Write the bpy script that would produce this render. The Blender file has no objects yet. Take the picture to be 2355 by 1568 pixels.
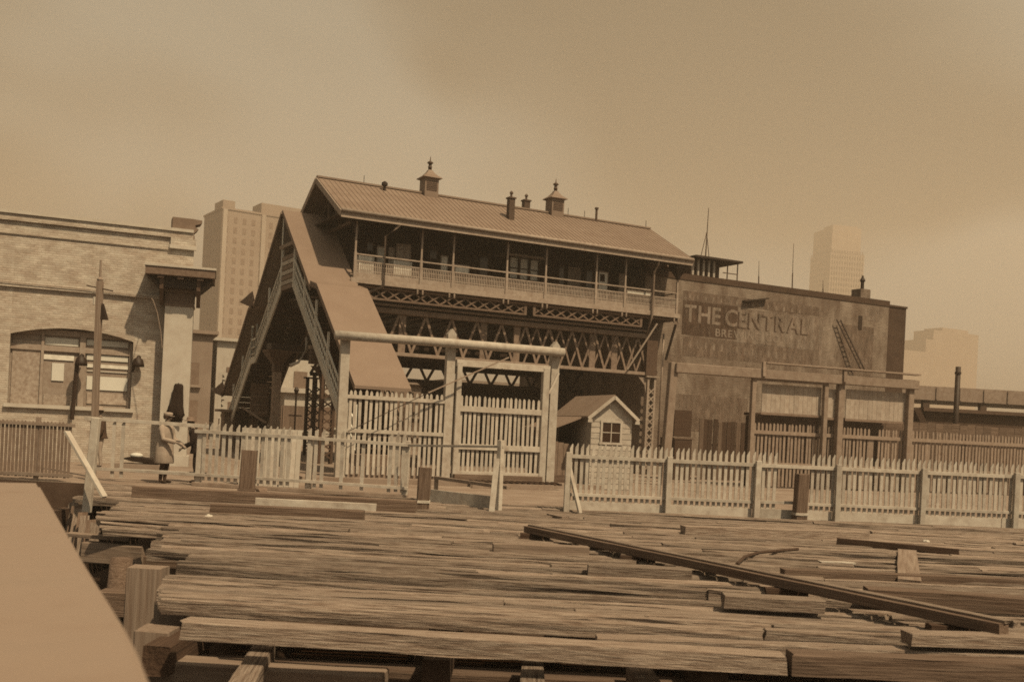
import bpy, bmesh, math, random
from mathutils import Vector, Matrix
rnd = random.Random(7)
sc = bpy.context.scene
C = sc.collection
# ------------------------------------------------------------------ camera
F, CX, CY, ROLL, EYE = 2400.0, 1177.5, 980.0, math.radians(2.8), 1.88   # photo measured on a 2355 x 1568 grid
cd = bpy.data.cameras.new('camera'); cam = bpy.data.objects.new('camera', cd); C.objects.link(cam)
cr, sr = math.cos(ROLL), math.sin(ROLL)
cam.matrix_world = Matrix(((cr, -sr, 0, 0), (0, 0, -1, 0), (sr, cr, 0, EYE), (0, 0, 0, 1)))
cd.sensor_fit = 'HORIZONTAL'; cd.sensor_width = 36; cd.lens = 36 * F / 2355; cd.shift_y = (CY - 784) / 2355
cd.clip_start = 0.1; cd.clip_end = 6000
cd.dof.use_dof = True; cd.dof.focus_distance = 30; cd.dof.aperture_fstop = 2.4
sc.camera = cam
# ------------------------------------------------------------------ light
SUN_EL, SUN_AZ = math.radians(55), math.radians(42)     # azimuth: to the right of straight behind the camera
to_sun = Vector((math.sin(SUN_AZ) * math.cos(SUN_EL), -math.cos(SUN_AZ) * math.cos(SUN_EL), math.sin(SUN_EL)))
TINT = (1.0, 0.83, 0.56)
SKY_W = 65.069
world = bpy.data.worlds.new('World'); sc.world = world; world.use_nodes = True
wn, wl = world.node_tree.nodes, world.node_tree.links
bg = wn['Background']
sky = wn.new('ShaderNodeTexSky'); sky.sky_type = 'NISHITA'; sky.sun_disc = False
sky.sun_elevation = SUN_EL; sky.sun_rotation = math.atan2(to_sun.x, to_sun.y)
sky.air_density = 1.0; sky.dust_density = 6.0; sky.ozone_density = 1.0
bw = wn.new('ShaderNodeRGBToBW'); wl.new(sky.outputs[0], bw.inputs[0])
tc = wn.new('ShaderNodeTexCoord')
mp = wn.new('ShaderNodeMapping'); mp.inputs['Location'].default_value = (0.35, 0.2, 0.62); mp.inputs['Scale'].default_value = (1.0, 1.0, 1.5)
wl.new(tc.outputs['Generated'], mp.inputs[0])
nz = wn.new('ShaderNodeTexNoise'); nz.noise_dimensions = '4D'; nz.inputs['W'].default_value = SKY_W; nz.inputs['Scale'].default_value = 3.0; nz.inputs['Detail'].default_value = 2.5; nz.inputs['Roughness'].default_value = 0.36
nz.inputs['Distortion'].default_value = 0.4
wl.new(mp.outputs[0], nz.inputs['Vector'])
rp = wn.new('ShaderNodeMapRange'); rp.inputs[1].default_value = 0.40; rp.inputs[2].default_value = 0.64; rp.inputs[3].default_value = 1.15; rp.inputs[4].default_value = 0.72
rp.interpolation_type = 'SMOOTHSTEP'
wl.new(nz.outputs['Fac'], rp.inputs[0])
mul = wn.new('ShaderNodeMath'); mul.operation = 'MULTIPLY'; wl.new(rp.outputs[0], mul.inputs[1])
# thick city smoke evens the sky out: the clear-air gradient is pressed towards one level
mn = wn.new('ShaderNodeMath'); mn.operation = 'POWER'; wl.new(bw.outputs[0], mn.inputs[0]); mn.inputs[1].default_value = 0.6
wl.new(mn.outputs[0], mul.inputs[0])
cmb = wn.new('ShaderNodeVectorMath'); cmb.operation = 'SCALE'; 
mixc = wn.new('ShaderNodeMix'); mixc.data_type = 'RGBA'; mixc.inputs['A'].default_value = (1.20, 1.08, 0.81, 1); mixc.inputs['B'].default_value = (1.10, 0.88, 0.58, 1)
fac = wn.new('ShaderNodeMapRange'); fac.inputs[1].default_value = 1.10; fac.inputs[2].default_value = 0.70; wl.new(rp.outputs[0], fac.inputs[0]); wl.new(fac.outputs[0], mixc.inputs['Factor'])
wl.new(mixc.outputs['Result'], cmb.inputs[0]); wl.new(mul.outputs[0], cmb.inputs['Scale'])
wl.new(cmb.outputs[0], bg.inputs['Color']); bg.inputs['Strength'].default_value = 0.15
sd = bpy.data.lights.new('sun', 'SUN'); sd.energy = 5.0; sd.angle = math.radians(1.0); sd.color = (1.0, 0.77, 0.47)
so = bpy.data.objects.new('sun', sd); C.objects.link(so); so.rotation_euler = (-to_sun).to_track_quat('-Z', 'Y').to_euler(); so.location = (20, -20, 40)
sc.view_settings.view_transform = 'Standard'; sc.view_settings.look = 'None'; sc.view_settings.gamma = 1.0
sc.view_settings.use_curve_mapping = False; sc.view_settings.exposure = 0.2
sc.cycles.use_denoising = False; sc.cycles.filter_width = 1.7
sc.cycles.max_bounces = 6; sc.cycles.volume_bounces = 1; sc.cycles.transparent_max_bounces = 6

# ------------------------------------------------------------------ pixel helpers (directions only)
def ray(x, y):
    u, v = (x - CX) / F, -(y - CY) / F
    return Vector((u * cr - v * sr, 1.0, u * sr + v * cr))
EYEP = Vector((0, 0, EYE))
def PY(x, y, Y): return EYEP + ray(x, y) * Y
def PG(x, y, z=0.0):
    d = ray(x, y); return EYEP + d * ((z - EYE) / d.z)

# ------------------------------------------------------------------ materials
def tone(v, warm=0.0):
    """grey reflectance v as the print's toned colour: dark things browner, light ones paler"""
    k = min(1.0, max(0.0, v / 0.43)) ** 0.6
    g = 0.42 + 0.55 * k - warm; b = 0.18 + 0.70 * k - warm * 1.3
    return (v, v * g, v * b, 1)
MATS = {}
def mat(name, v=0.4, rough=0.85, spread=0.25, scale=6.0, stretch=(1, 1, 1), bump=0.15, detail=6, per_obj=0.12, metallic=0.0, dirt=0.0, dirt_scale=1.2, kind=None, warm=0.0, fade=0.0, fade_scale=2.5, cracks=0.0):
    v *= 0.60
    m = bpy.data.materials.new(name); m.use_nodes = True; MATS[name] = m
    n, l = m.node_tree.nodes, m.node_tree.links
    b = n['Principled BSDF']; b.inputs['Roughness'].default_value = rough; b.inputs['Metallic'].default_value = metallic
    b.inputs['Specular IOR Level'].default_value = 0.3
    t = n.new('ShaderNodeTexCoord'); mpg = n.new('ShaderNodeMapping'); mpg.inputs['Scale'].default_value = stretch
    oi = n.new('ShaderNodeObjectInfo')
    ad = n.new('ShaderNodeVectorMath'); ad.operation = 'ADD'
    sc_ = n.new('ShaderNodeVectorMath'); sc_.operation = 'SCALE'; sc_.inputs[0].default_value = (37, 17, 53); l.new(oi.outputs['Random'], sc_.inputs['Scale'])
    l.new(t.outputs['Object'], mpg.inputs[0]); l.new(mpg.outputs[0], ad.inputs[0]); l.new(sc_.outputs[0], ad.inputs[1])
    nt = n.new('ShaderNodeTexNoise'); nt.inputs['Scale'].default_value = scale; nt.inputs['Detail'].default_value = detail; nt.inputs['Roughness'].default_value = 0.62
    l.new(ad.outputs[0], nt.inputs['Vector'])
    cr_ = n.new('ShaderNodeValToRGB'); e = cr_.color_ramp.elements
    e[0].position = 0.28; e[0].color = tone(v * (1 - spread), warm); e[1].position = 0.72; e[1].color = tone(min(0.9, v * (1 + spread * 0.6)), warm)
    l.new(nt.outputs['Fac'], cr_.inputs[0])
    col = cr_.outputs[0]; hgt = nt.outputs['Fac']
    if dirt:
        n2 = n.new('ShaderNodeTexNoise'); n2.inputs['Scale'].default_value = dirt_scale; n2.inputs['Detail'].default_value = 8; n2.inputs['Roughness'].default_value = 0.7
        l.new(ad.outputs[0], n2.inputs['Vector'])
        r2 = n.new('ShaderNodeMapRange'); r2.inputs[1].default_value = 0.50; r2.inputs[2].default_value = 0.72; r2.inputs[3].default_value = 0; r2.inputs[4].default_value = dirt; l.new(n2.outputs['Fac'], r2.inputs[0])
        mx = n.new('ShaderNodeMix'); mx.data_type = 'RGBA'; l.new(r2.outputs[0], mx.inputs['Factor']); l.new(col, mx.inputs['A']); mx.inputs['B'].default_value = tone(v * 0.35, warm)
        col = mx.outputs['Result']
    if cracks:     # drying checks along the grain
        m6 = n.new('ShaderNodeMapping'); m6.inputs['Scale'].default_value = (0.55, 34, 34); l.new(ad.outputs[0], m6.inputs[0])
        n6 = n.new('ShaderNodeTexNoise'); n6.inputs['Scale'].default_value = 1.0; n6.inputs['Detail'].default_value = 3; n6.inputs['Roughness'].default_value = 0.6; l.new(m6.outputs[0], n6.inputs['Vector'])
        l.new(t.outputs['Object'], m6.inputs[0])
        r6 = n.new('ShaderNodeMapRange'); r6.inputs[1].default_value = 0.60; r6.inputs[2].default_value = 0.66; r6.inputs[3].default_value = 0; r6.inputs[4].default_value = cracks; l.new(n6.outputs['Fac'], r6.inputs[0])
        mx6 = n.new('ShaderNodeMix'); mx6.data_type = 'RGBA'; l.new(r6.outputs[0], mx6.inputs['Factor']); l.new(col, mx6.inputs['A']); mx6.inputs['B'].default_value = tone(v * 0.15, warm); col = mx6.outputs['Result']
    if kind == 'brick':
        br = n.new('ShaderNodeTexBrick'); br.inputs['Scale'].default_value = 1.0; br.inputs['Brick Width'].default_value = 0.22; br.inputs['Row Height'].default_value = 0.075
        br.inputs['Mortar Size'].default_value = 0.010; br.inputs['Color1'].default_value = (1, 1, 1, 1); br.inputs['Color2'].default_value = (0.80, 0.80, 0.80, 1); br.inputs['Mortar'].default_value = (0.88, 0.86, 0.82, 1)
        sw = n.new('ShaderNodeSeparateXYZ'); cw = n.new('ShaderNodeCombineXYZ'); l.new(t.outputs['Object'], sw.inputs[0])
        a2 = n.new('ShaderNodeMath'); a2.operation = 'ADD'; l.new(sw.outputs['X'], a2.inputs[0]); l.new(sw.outputs['Y'], a2.inputs[1])
        l.new(a2.outputs[0], cw.inputs['X']); l.new(sw.outputs['Z'], cw.inputs['Y']); l.new(cw.outputs[0], br.inputs['Vector'])
        mm = n.new('ShaderNodeMix'); mm.data_type = 'RGBA'; mm.blend_type = 'MULTIPLY'; mm.inputs['Factor'].default_value = 1; l.new(col, mm.inputs['A']); l.new(br.outputs['Color'], mm.inputs['B'])
        col = mm.outputs['Result']; hgt = br.outputs['Fac']; bump = -abs(bump)
    if kind == 'boards':      # narrow vertical boarding
        sw = n.new('ShaderNodeSeparateXYZ'); l.new(t.outputs['Object'], sw.inputs[0])
        a2 = n.new('ShaderNodeMath'); a2.operation = 'ADD'; l.new(sw.outputs['X'], a2.inputs[0]); l.new(sw.outputs['Y'], a2.inputs[1])
        d2 = n.new('ShaderNodeMath'); d2.operation = 'PINGPONG'; d2.inputs[1].default_value = 0.075; l.new(a2.outputs[0], d2.inputs[0])
        r3 = n.new('ShaderNodeMapRange'); r3.inputs[1].default_value = 0.0; r3.inputs[2].default_value = 0.009; r3.inputs[3].default_value = 0.35; r3.inputs[4].default_value = 1.0; l.new(d2.outputs[0], r3.inputs[0])
        mm = n.new('ShaderNodeMix'); mm.data_type = 'RGBA'; mm.blend_type = 'MULTIPLY'; mm.inputs['Factor'].default_value = 1; l.new(col, mm.inputs['A'])
        l.new(r3.outputs[0], mm.inputs['B']); col = mm.outputs['Result']
    if per_obj:
        hs = n.new('ShaderNodeHueSaturation'); r4 = n.new('ShaderNodeMapRange'); r4.inputs[3].default_value = 1 - per_obj; r4.inputs[4].default_value = 1 + per_obj
        l.new(oi.outputs['Random'], r4.inputs[0]); l.new(r4.outputs[0], hs.inputs['Value']); l.new(col, hs.inputs['Color']); col = hs.outputs[0]
    l.new(col, b.inputs['Base Color'])
    if bump:
        bp = n.new('ShaderNodeBump'); bp.inputs['Strength'].default_value = min(1, abs(bump) * 3); bp.inputs['Distance'].default_value = 0.02; bp.invert = bump < 0
        l.new(hgt, bp.inputs['Height']); l.new(bp.outputs[0], b.inputs['Normal'])
    if fade:      # flaked away: the wall shows through
        n5 = n.new('ShaderNodeTexNoise'); n5.inputs['Scale'].default_value = fade_scale; n5.inputs['Detail'].default_value = 10; n5.inputs['Roughness'].default_value = 0.75
        m5 = n.new('ShaderNodeMapping'); m5.inputs['Scale'].default_value = (1, 1, 0.45); l.new(t.outputs['Object'], m5.inputs[0]); l.new(m5.outputs[0], n5.inputs['Vector'])
        r5 = n.new('ShaderNodeMapRange'); r5.inputs[1].default_value = 0.36; r5.inputs[2].default_value = 0.64; r5.inputs[3].default_value = 0.0; r5.inputs[4].default_value = fade; l.new(n5.outputs['Fac'], r5.inputs[0])
        tr = n.new('ShaderNodeBsdfTransparent'); ms = n.new('ShaderNodeMixShader'); l.new(r5.outputs[0], ms.inputs[0]); l.new(b.outputs[0], ms.inputs[1]); l.new(tr.outputs[0], ms.inputs[2]); l.new(ms.outputs[0], n['Material Output'].inputs['Surface'])
    return m
WOODG = (0.35, 9, 9)
mat('deck_wood', 0.33, 0.95, 0.55, 4.0, (0.9, 16, 16), 0.7, 12, 0.28, dirt=0.72, dirt_scale=3.2, cracks=0.85)
mat('timber', 0.20, 0.95, 0.55, 3.0, (0.5, 14, 14), 0.5, 9, 0.14, dirt=0.6)
mat('pale_timber', 0.31, 0.9, 0.35, 2.6, WOODG, 0.2, 8, 0.08, dirt=0.25)
mat('old_wood', 0.08, 0.9, 0.40, 3.0, WOODG, 0.3, 7, 0.15)
mat('white_paint', 0.58, 0.75, 0.16, 5, (1, 1, 1), 0.12, 6, 0.13, dirt=0.50, dirt_scale=3.0)
mat('panel_paint', 0.47, 0.8, 0.2, 5, (1, 1, 1), 0.08, 6, 0.07, dirt=0.3, dirt_scale=2.0)
mat('grey_paint', 0.34, 0.8, 0.22, 5, (1, 1, 1), 0.08, 6, 0.10, dirt=0.3, dirt_scale=2.0)
mat('dull_paint', 0.26, 0.8, 0.25, 5, (1, 1, 1), 0.08, 6, 0.10, dirt=0.35, dirt_scale=2.0)
mat('station_trim', 0.40, 0.7, 0.22, 6, (1, 1, 1), 0.06, 5, 0.08, dirt=0.3)
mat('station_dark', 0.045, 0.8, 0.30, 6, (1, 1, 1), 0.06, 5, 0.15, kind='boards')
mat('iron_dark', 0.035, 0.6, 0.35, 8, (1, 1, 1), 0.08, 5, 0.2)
mat('iron_grey', 0.11, 0.6, 0.30, 8, (1, 1, 1), 0.08, 5, 0.15, dirt=0.4)
mat('iron_light', 0.34, 0.6, 0.25, 8, (1, 1, 1), 0.08, 5, 0.1, dirt=0.4, dirt_scale=4)
mat('iron_truss', 0.27, 0.6, 0.30, 8, (1, 1, 1), 0.08, 5, 0.15, dirt=0.4)
mat('iron_mid', 0.20, 0.6, 0.30, 8, (1, 1, 1), 0.08, 5, 0.15, dirt=0.4)
mat('tin_roof', 0.28, 0.6, 0.16, 1.5, (0.6, 1, 1), 0.05, 5, 0.04, dirt=0.16, dirt_scale=0.7)
mat('stair_roof', 0.27, 0.7, 0.08, 1.2, (1, 1, 1), 0.03, 5, 0.03, dirt=0.10, dirt_scale=0.8)
mat('pale_brick', 0.66, 0.9, 0.30, 2.4, (1, 1, 2), 0.35, 8, 0.0, kind='brick', dirt=0.22, dirt_scale=1.6, warm=0.05)
mat('dark_brick', 0.33, 0.9, 0.55, 1.3, (1, 1, 0.5), 0.3, 11, 0.0, kind='brick', dirt=0.8, dirt_scale=1.0)
mat('sooty_shaded_brick', 0.105, 0.9, 0.35, 1.6, (1, 1, 1), 0.25, 6, 0.0, kind='brick', dirt=0.5, dirt_scale=0.8)
mat('old_paint_light', 0.36, 0.9, 0.40, 5, (1, 1, 0.35), 0.1, 9, 0.0, dirt=0.60, dirt_scale=2.6, fade=0.85)
mat('old_paint_mid', 0.27, 0.9, 0.40, 5, (1, 1, 0.35), 0.1, 9, 0.0, dirt=0.60, dirt_scale=2.2, fade=0.95)
mat('old_paint_dark', 0.14, 0.9, 0.40, 5, (1, 1, 0.35), 0.1, 9, 0.0, dirt=0.35, dirt_scale=2.6, fade=0.85)
mat('letter_light', 0.4, 0.9, 0.30, 7, (1, 1, 0.4), 0.05, 9, 0.0, dirt=0.62, dirt_scale=3.5, fade=0.7)
mat('letter_mid', 0.37, 0.9, 0.30, 7, (1, 1, 0.4), 0.05, 9, 0.0, dirt=0.66, dirt_scale=3.5, fade=0.8)
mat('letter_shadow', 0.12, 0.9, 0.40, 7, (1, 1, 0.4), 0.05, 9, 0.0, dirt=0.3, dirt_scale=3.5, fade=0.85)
mat('stone', 0.60, 0.85, 0.10, 3, (1, 1, 1), 0.06, 6, 0.03, dirt=0.10)
mat('stone_grey', 0.26, 0.85, 0.2, 3, (1, 1, 1), 0.06, 6, 0.05, dirt=0.25)
mat('far_wall', 0.38, 0.9, 0.12, 0.08, (1, 1, 1), 0.0, 5, 0.05)
mat('far_wall_light', 0.50, 0.9, 0.10, 0.08, (1, 1, 1), 0.0, 5, 0.05)
mat('bright_white', 0.85, 0.8, 0.12, 5, (1, 1, 1), 0.08, 6, 0.08, dirt=0.3, dirt_scale=2.5)  # lightened to make up for the shade on the stair sides
mat('tower_window', 0.08, 0.5, 0.2, 0.5, (1, 1, 1), 0.0, 3, 0.2)
mat('far_window', 0.26, 0.5, 0.2, 0.5, (1, 1, 1), 0.0, 3, 0.2)  # haze put into the pale pane colour
mat('mid_wall', 0.36, 0.9, 0.2, 0.5, (1, 1, 1), 0.05, 6, 0.08, dirt=0.25, dirt_scale=0.3)
mat('ground', 0.34, 0.95, 0.28, 0.9, (1, 1, 1), 0.25, 10, 0.0, dirt=0.35, dirt_scale=0.35)
mat('mud', 0.13, 0.9, 0.4, 2.0, (1, 1, 1), 0.3, 8, 0.0)
mat('pier_stone', 0.12, 0.9, 0.4, 1.5, (1, 1, 1), 0.3, 8, 0.1)
mat('near_rail', 0.33, 0.8, 0.14, 2.0, (1, 1, 1), 0.05, 8, 0.0, dirt=0.22, dirt_scale=2.0)
mat('cloth_dark', 0.022, 0.95, 0.3, 12, (1, 1, 1), 0.1, 5, 0.1)
mat('cloth_mid', 0.08, 0.95, 0.3, 12, (1, 1, 1), 0.1, 5, 0.1)
mat('cloth_light', 0.42, 0.95, 0.12, 10, (1, 1, 1), 0.1, 5, 0.0)
mat('skin', 0.36, 0.6, 0.08, 20, (1, 1, 1), 0.0, 3, 0.0)
mat('paper', 0.85, 0.8, 0.25, 6, (1, 1, 1), 0.0, 6, 0.25, dirt=0.2, dirt_scale=4)
mat('paper_dull', 0.42, 0.8, 0.35, 9, (1, 1, 1), 0.0, 8, 0.25, dirt=0.4, dirt_scale=6)
mat('blind', 0.75, 0.8, 0.06, 3, (1, 1, 1), 0.0, 4, 0.05)
def plain(name, v, rough, **kw):
    m = bpy.data.materials.new(name); m.use_nodes = True; b = m.node_tree.nodes['Principled BSDF']
    b.inputs['Base Color'].default_value = tone(v); b.inputs['Roughness'].default_value = rough
    for k, x in kw.items(): b.inputs[k].default_value = x
    MATS[name] = m
plain('glass', 0.03, 0.12)
mw = mat('water', 0.03, 0.18, 0.3, 1.5, (1, 1, 1), 0.25, 6, 0.0)

# ------------------------------------------------------------------ mesh helpers
def bx(bm, x0, x1, y0, y1, z0, z1):
    v = [bm.verts.new((x, y, z)) for z in (z0, z1) for y in (y0, y1) for x in (x0, x1)]
    for f in ((0, 2, 3, 1), (4, 5, 7, 6), (0, 1, 5, 4), (2, 6, 7, 3), (0, 4, 6, 2), (1, 3, 7, 5)): bm.faces.new([v[i] for i in f])
def basis(p, q, up=(0, 0, 1)):
    d = (Vector(q) - Vector(p)); L = d.length; d.normalize(); u = Vector(up)
    if abs(d.dot(u)) > 0.98: u = Vector((0, 1, 0)) if abs(d.y) < 0.9 else Vector((1, 0, 0))
    s = d.cross(u).normalized(); u = s.cross(d).normalized()
    return d, s, u, L
def beam(bm, p, q, w, h, up=(0, 0, 1)):
    d, s, u, L = basis(p, q, up); p, q = Vector(p), Vector(q)
    vs = [bm.verts.new(c + s * (a * w / 2) + u * (b * h / 2)) for c in (p, q) for a, b in ((-1, -1), (1, -1), (1, 1), (-1, 1))]
    for f in ((0, 3, 2, 1), (4, 5, 6, 7), (0, 1, 5, 4), (1, 2, 6, 5), (2, 3, 7, 6), (3, 0, 4, 7)): bm.faces.new([vs[i] for i in f])
def tube(bm, pts, rad, n=8, cap=True):
    pts = [Vector(p) for p in pts]; rads = rad if isinstance(rad, (list, tuple)) else [rad] * len(pts); rings = []
    for i, p in enumerate(pts):
        d = (pts[min(i + 1, len(pts) - 1)] - pts[max(i - 1, 0)]).normalized()
        u = Vector((0, 0, 1)) if abs(d.z) < 0.95 else Vector((1, 0, 0)); s = d.cross(u).normalized(); u = s.cross(d)
        rings.append([bm.verts.new(p + (s * math.cos(a) + u * math.sin(a)) * rads[i]) for a in (2 * math.pi * k / n for k in range(n))])
    for r0, r1 in zip(rings, rings[1:]):
        for k in range(n): bm.faces.new((r0[k], r0[(k + 1) % n], r1[(k + 1) % n], r1[k]))
    if cap:
        bm.faces.new(list(reversed(rings[0]))); bm.faces.new(rings[-1])
def lathe(bm, prof, cx=0, cy=0, n=12, square=False):
    rings = []
    if square: n = 4
    for r, z in prof:
        rings.append([bm.verts.new((cx + r * math.cos(a), cy + r * math.sin(a), z)) for a in ((2 * math.pi * (k + (0.5 if square else 0)) / n) for k in range(n))])
    for r0, r1 in zip(rings, rings[1:]):
        for k in range(n): bm.faces.new((r0[k], r0[(k + 1) % n], r1[(k + 1) % n], r1[k]))
    bm.faces.new(list(reversed(rings[0]))); bm.faces.new(rings[-1])
def prism(bm, poly, a, b, axis='y'):
    """polygon (2-D) pushed from a to b along an axis; poly in (x,z), (y,z) or (x,y)"""
    f = {'y': lambda p, t: (p[0], t, p[1]), 'x': lambda p, t: (t, p[0], p[1]), 'z': lambda p, t: (p[0], p[1], t)}[axis]
    A = [bm.verts.new(f(p, a)) for p in poly]; B = [bm.verts.new(f(p, b)) for p in poly]; n = len(poly)
    bm.faces.new(A); bm.faces.new(list(reversed(B)))
    for k in range(n): bm.faces.new((A[k], B[k], B[(k + 1) % n], A[(k + 1) % n]))
def link(name, mesh, parent=None):
    o = bpy.data.objects.new(name, mesh); C.objects.link(o)
    if parent: o.parent = parent
    return o
def mesh_of(name, bm, m, smooth=False):
    bmesh.ops.recalc_face_normals(bm, faces=bm.faces)
    me = bpy.data.meshes.new(name); bm.to_mesh(me); bm.free(); me.materials.append(MATS[m])
    if smooth:
        for p in me.polygons: p.use_smooth = True
    return me
def obj(name, bm, m, parent=None, smooth=False): return link(name, mesh_of(name, bm, m, smooth), parent)
def NB(): return bmesh.new()
def tag(o, label, cat, group=None):
    o['label'] = label; o['category'] = cat
    if group: o['group'] = group
    return o
def struct(o): o['kind'] = 'structure'; return o
def stuff(o): o['kind'] = 'stuff'; return o
def boxo(name, x0, x1, y0, y1, z0, z1, m, parent=None):
    bm = NB(); bx(bm, x0, x1, y0, y1, z0, z1); return obj(name, bm, m, parent)
def beamo(name, p, q, w, h, m, parent=None, up=(0, 0, 1)):
    """bar with its own axis along local x, so grain runs along it"""
    d, s, u, L = basis(p, q, up); bm = NB(); bx(bm, 0, L, -w / 2, w / 2, -h / 2, h / 2)
    bmesh.ops.bevel(bm, geom=list(bm.edges), offset=min(w, h) * 0.07, segments=1, affect='EDGES')
    o = obj(name, bm, m, parent)
    o.matrix_local = Matrix(((d.x, -s.x, u.x, p[0]), (d.y, -s.y, u.y, p[1]), (d.z, -s.z, u.z, p[2]), (0, 0, 0, 1)))
    return o
class Fr:
    """a thing's own axes: x along it, y away from the viewer, z up; the Empty stands at its base"""
    def __init__(s, name, o, deg, label=None, cat=None, group=None, z=0.0):
        s.t = math.radians(deg); s.o = Vector((o[0], o[1], z)); s.a = Vector((math.cos(s.t), math.sin(s.t), 0)); s.b = Vector((-math.sin(s.t), math.cos(s.t), 0))
        s.e = bpy.data.objects.new(name, None); C.objects.link(s.e); s.e.location = s.o; s.e.rotation_euler = (0, 0, s.t); s.e.empty_display_size = 0.3
        if label: tag(s.e, label, cat, group)
    def pix(s, x, y, ly=0.0):
        d = ray(x, y); k = (ly - (EYEP - s.o).dot(s.b)) / d.dot(s.b); p = EYEP + d * k - s.o
        return Vector((p.dot(s.a), p.dot(s.b), p.z))
    def pixx(s, x, y, lx=0.0):
        d = ray(x, y); k = (lx - (EYEP - s.o).dot(s.a)) / d.dot(s.a); p = EYEP + d * k - s.o
        return Vector((p.dot(s.a), p.dot(s.b), p.z))
    def world(s, p): return s.o + s.a * p[0] + s.b * p[1] + Vector((0, 0, p[2]))
def frame_like(name, fr, label, cat, at=(0, 0), group=None):
    w = fr.world((at[0], at[1], 0)); return Fr(name, w, math.degrees(fr.t), label, cat, group)

# rough-sawn timber: ring sections along x, each nudged, ends uneven
def rough_timber(L, w, h, seg=12, jit=0.012, seed=0, endjag=0.05, under=True):
    r = random.Random(seed); bm = NB(); sec = []
    c = min(w, h) * 0.12
    base = [(-w * .36, -h / 2), (w * .36, -h / 2), (w * .44, -h * .1), (w / 2, h * .22), (w / 2 - c * 0.7, h / 2 - c * .25), (w * .2, h / 2 + jit * .3), (-w * .2, h / 2 - jit * .3), (-w / 2 + c * 0.7, h / 2 - c * .25), (-w / 2, h * .22), (-w * .44, -h * .1)]
    if not under: base = [(-w / 2 + c * .4, -h / 2), (w / 2 - c * .4, -h / 2), (w / 2, -h / 2 + c * .4), (w / 2, h / 2 - c * .4), (w / 2 - c * .4, h / 2), (-w / 2 + c * .4, h / 2), (-w / 2, h / 2 - c * .4), (-w / 2, -h / 2 + c * .4)]; jit *= .6
    bow = r.uniform(-1, 1) * jit * 1.2; bowz = r.uniform(-1, 1) * jit
    for i in range(seg + 1):
        t = i / seg; x = L * t; ring = []
        oy = bow * math.sin(math.pi * t); oz = bowz * math.sin(math.pi * t)
        for y, z in base:
            jx = r.uniform(-endjag, endjag) if i in (0, seg) else 0
            ring.append(bm.verts.new((x + jx, y + oy + r.uniform(-jit, jit), z + oz + r.uniform(-jit, jit) * 0.7)))
        sec.append(ring)
    n = len(base)
    for a, b in zip(sec, sec[1:]):
        for k in range(n): bm.faces.new((a[k], a[(k + 1) % n], b[(k + 1) % n], b[k]))
    bm.faces.new(list(reversed(sec[0]))); bm.faces.new(sec[-1])
    return bm
_seed = [100]
def timber(name, p, q, w, h, m, parent=None, jit=0.010, seg=None, endjag=0.016):
    """rough timber whose centre line runs p to q"""
    d, s, u, L = basis(p, q); _seed[0] += 1
    o = obj(name, rough_timber(L, w, h, seg or max(4, int(L / 0.6)), jit, _seed[0], endjag, name == 'plank'), m, parent)
    o.matrix_local = Matrix(((d.x, -s.x, u.x, p[0]), (d.y, -s.y, u.y, p[1]), (d.z, -s.z, u.z, p[2]), (0, 0, 0, 1)))
    return o
# ================================================================== setting
bm = NB()
# ground sheet behind the wharf line, reaching the horizon
gx, gy = [-1600, -60, -12.4, -11.2, 60, 1600], [25.2, 30, 60, 300, 3000]
for i in range(len(gx) - 1):
    for j in range(len(gy) - 1):
        bm.faces.new([bm.verts.new((gx[a], gy[b], 0)) for a, b in ((i, j), (i + 1, j), (i + 1, j + 1), (i, j + 1))])
bmesh.ops.remove_doubles(bm, verts=bm.verts, dist=0.001)
struct(obj('ground', bm, 'ground'))
bm = NB(); v = [bm.verts.new(p) for p in ((-1600, -400, -2.7), (1600, -400, -2.7), (1600, 26, -2.7), (-1600, 26, -2.7))]; bm.faces.new(v)
struct(obj('water', bm, 'water'))
struct(boxo('bulkhead', -60, 60, 25.2, 25.9, -3.2, -0.01, 'pier_stone'))

# ------------------------------------------------------------------ the old wharf deck, plank by plank
deck = bpy.data.objects.new('wharf_deck', None); C.objects.link(deck); struct(deck)
DECK_T = 0.13
def deck_row(Y, w, xl, xr, z=0.0, h=DECK_T, m='deck_wood', jit=0.012, tilt=0.0):
    x = xl; last = False
    while x < xr - 0.5:
        L = rnd.uniform(3.2, 8.5); e = min(xr, x + L)
        if xr - e < 1.5: e = xr
        dz = rnd.uniform(-0.02, 0.012); dy = rnd.uniform(-0.012, 0.012)
        timber('plank', (x + 0.015, Y + dy + tilt * (x - xl), z - h / 2 + dz), (e - 0.015, Y + dy + tilt * (e - xl) + rnd.uniform(-0.02, 0.02), z - h / 2 + dz + rnd.uniform(-0.02, 0.02)), w - rnd.choice((0.008, 0.015, 0.02, 0.03, 0.06)), h, m, deck, jit)
        x = e
XR = 16.0
def rows(y0, y1, xl, z=0.0, jag=0.12, h=DECK_T):
    y = y0
    while y < y1 - 0.1:
        w = rnd.uniform(0.14, 0.25); w = min(w, y1 - y); zz = z + rnd.choice((0.0, 0.0, 0.012, -0.02, -0.045, -0.08))
        deck_row(y + w / 2, w - rnd.choice((0, 0, 0, 0.03, 0.05)), xl(y) + rnd.uniform(-jag, jag), XR, zz, h, jit=0.010 + 0.010 * rnd.random())
        y += w
rows(10.35, 12.00, lambda y: -3.46 - 0.30 * (y - 10.4), 0.0, 0.05, 0.15)
rows(12.02, 12.36, lambda y: -2.9, -0.19, 0.25)
rows(12.50, 13.50, lambda y: -3.95 - 0.12 * (y - 12.5), 0.03, 0.05, 0.16)
rows(13.68, 14.75, lambda y: -4.5 - 0.25 * (y - 13.7), 0.04, 0.25, 0.15)
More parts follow.
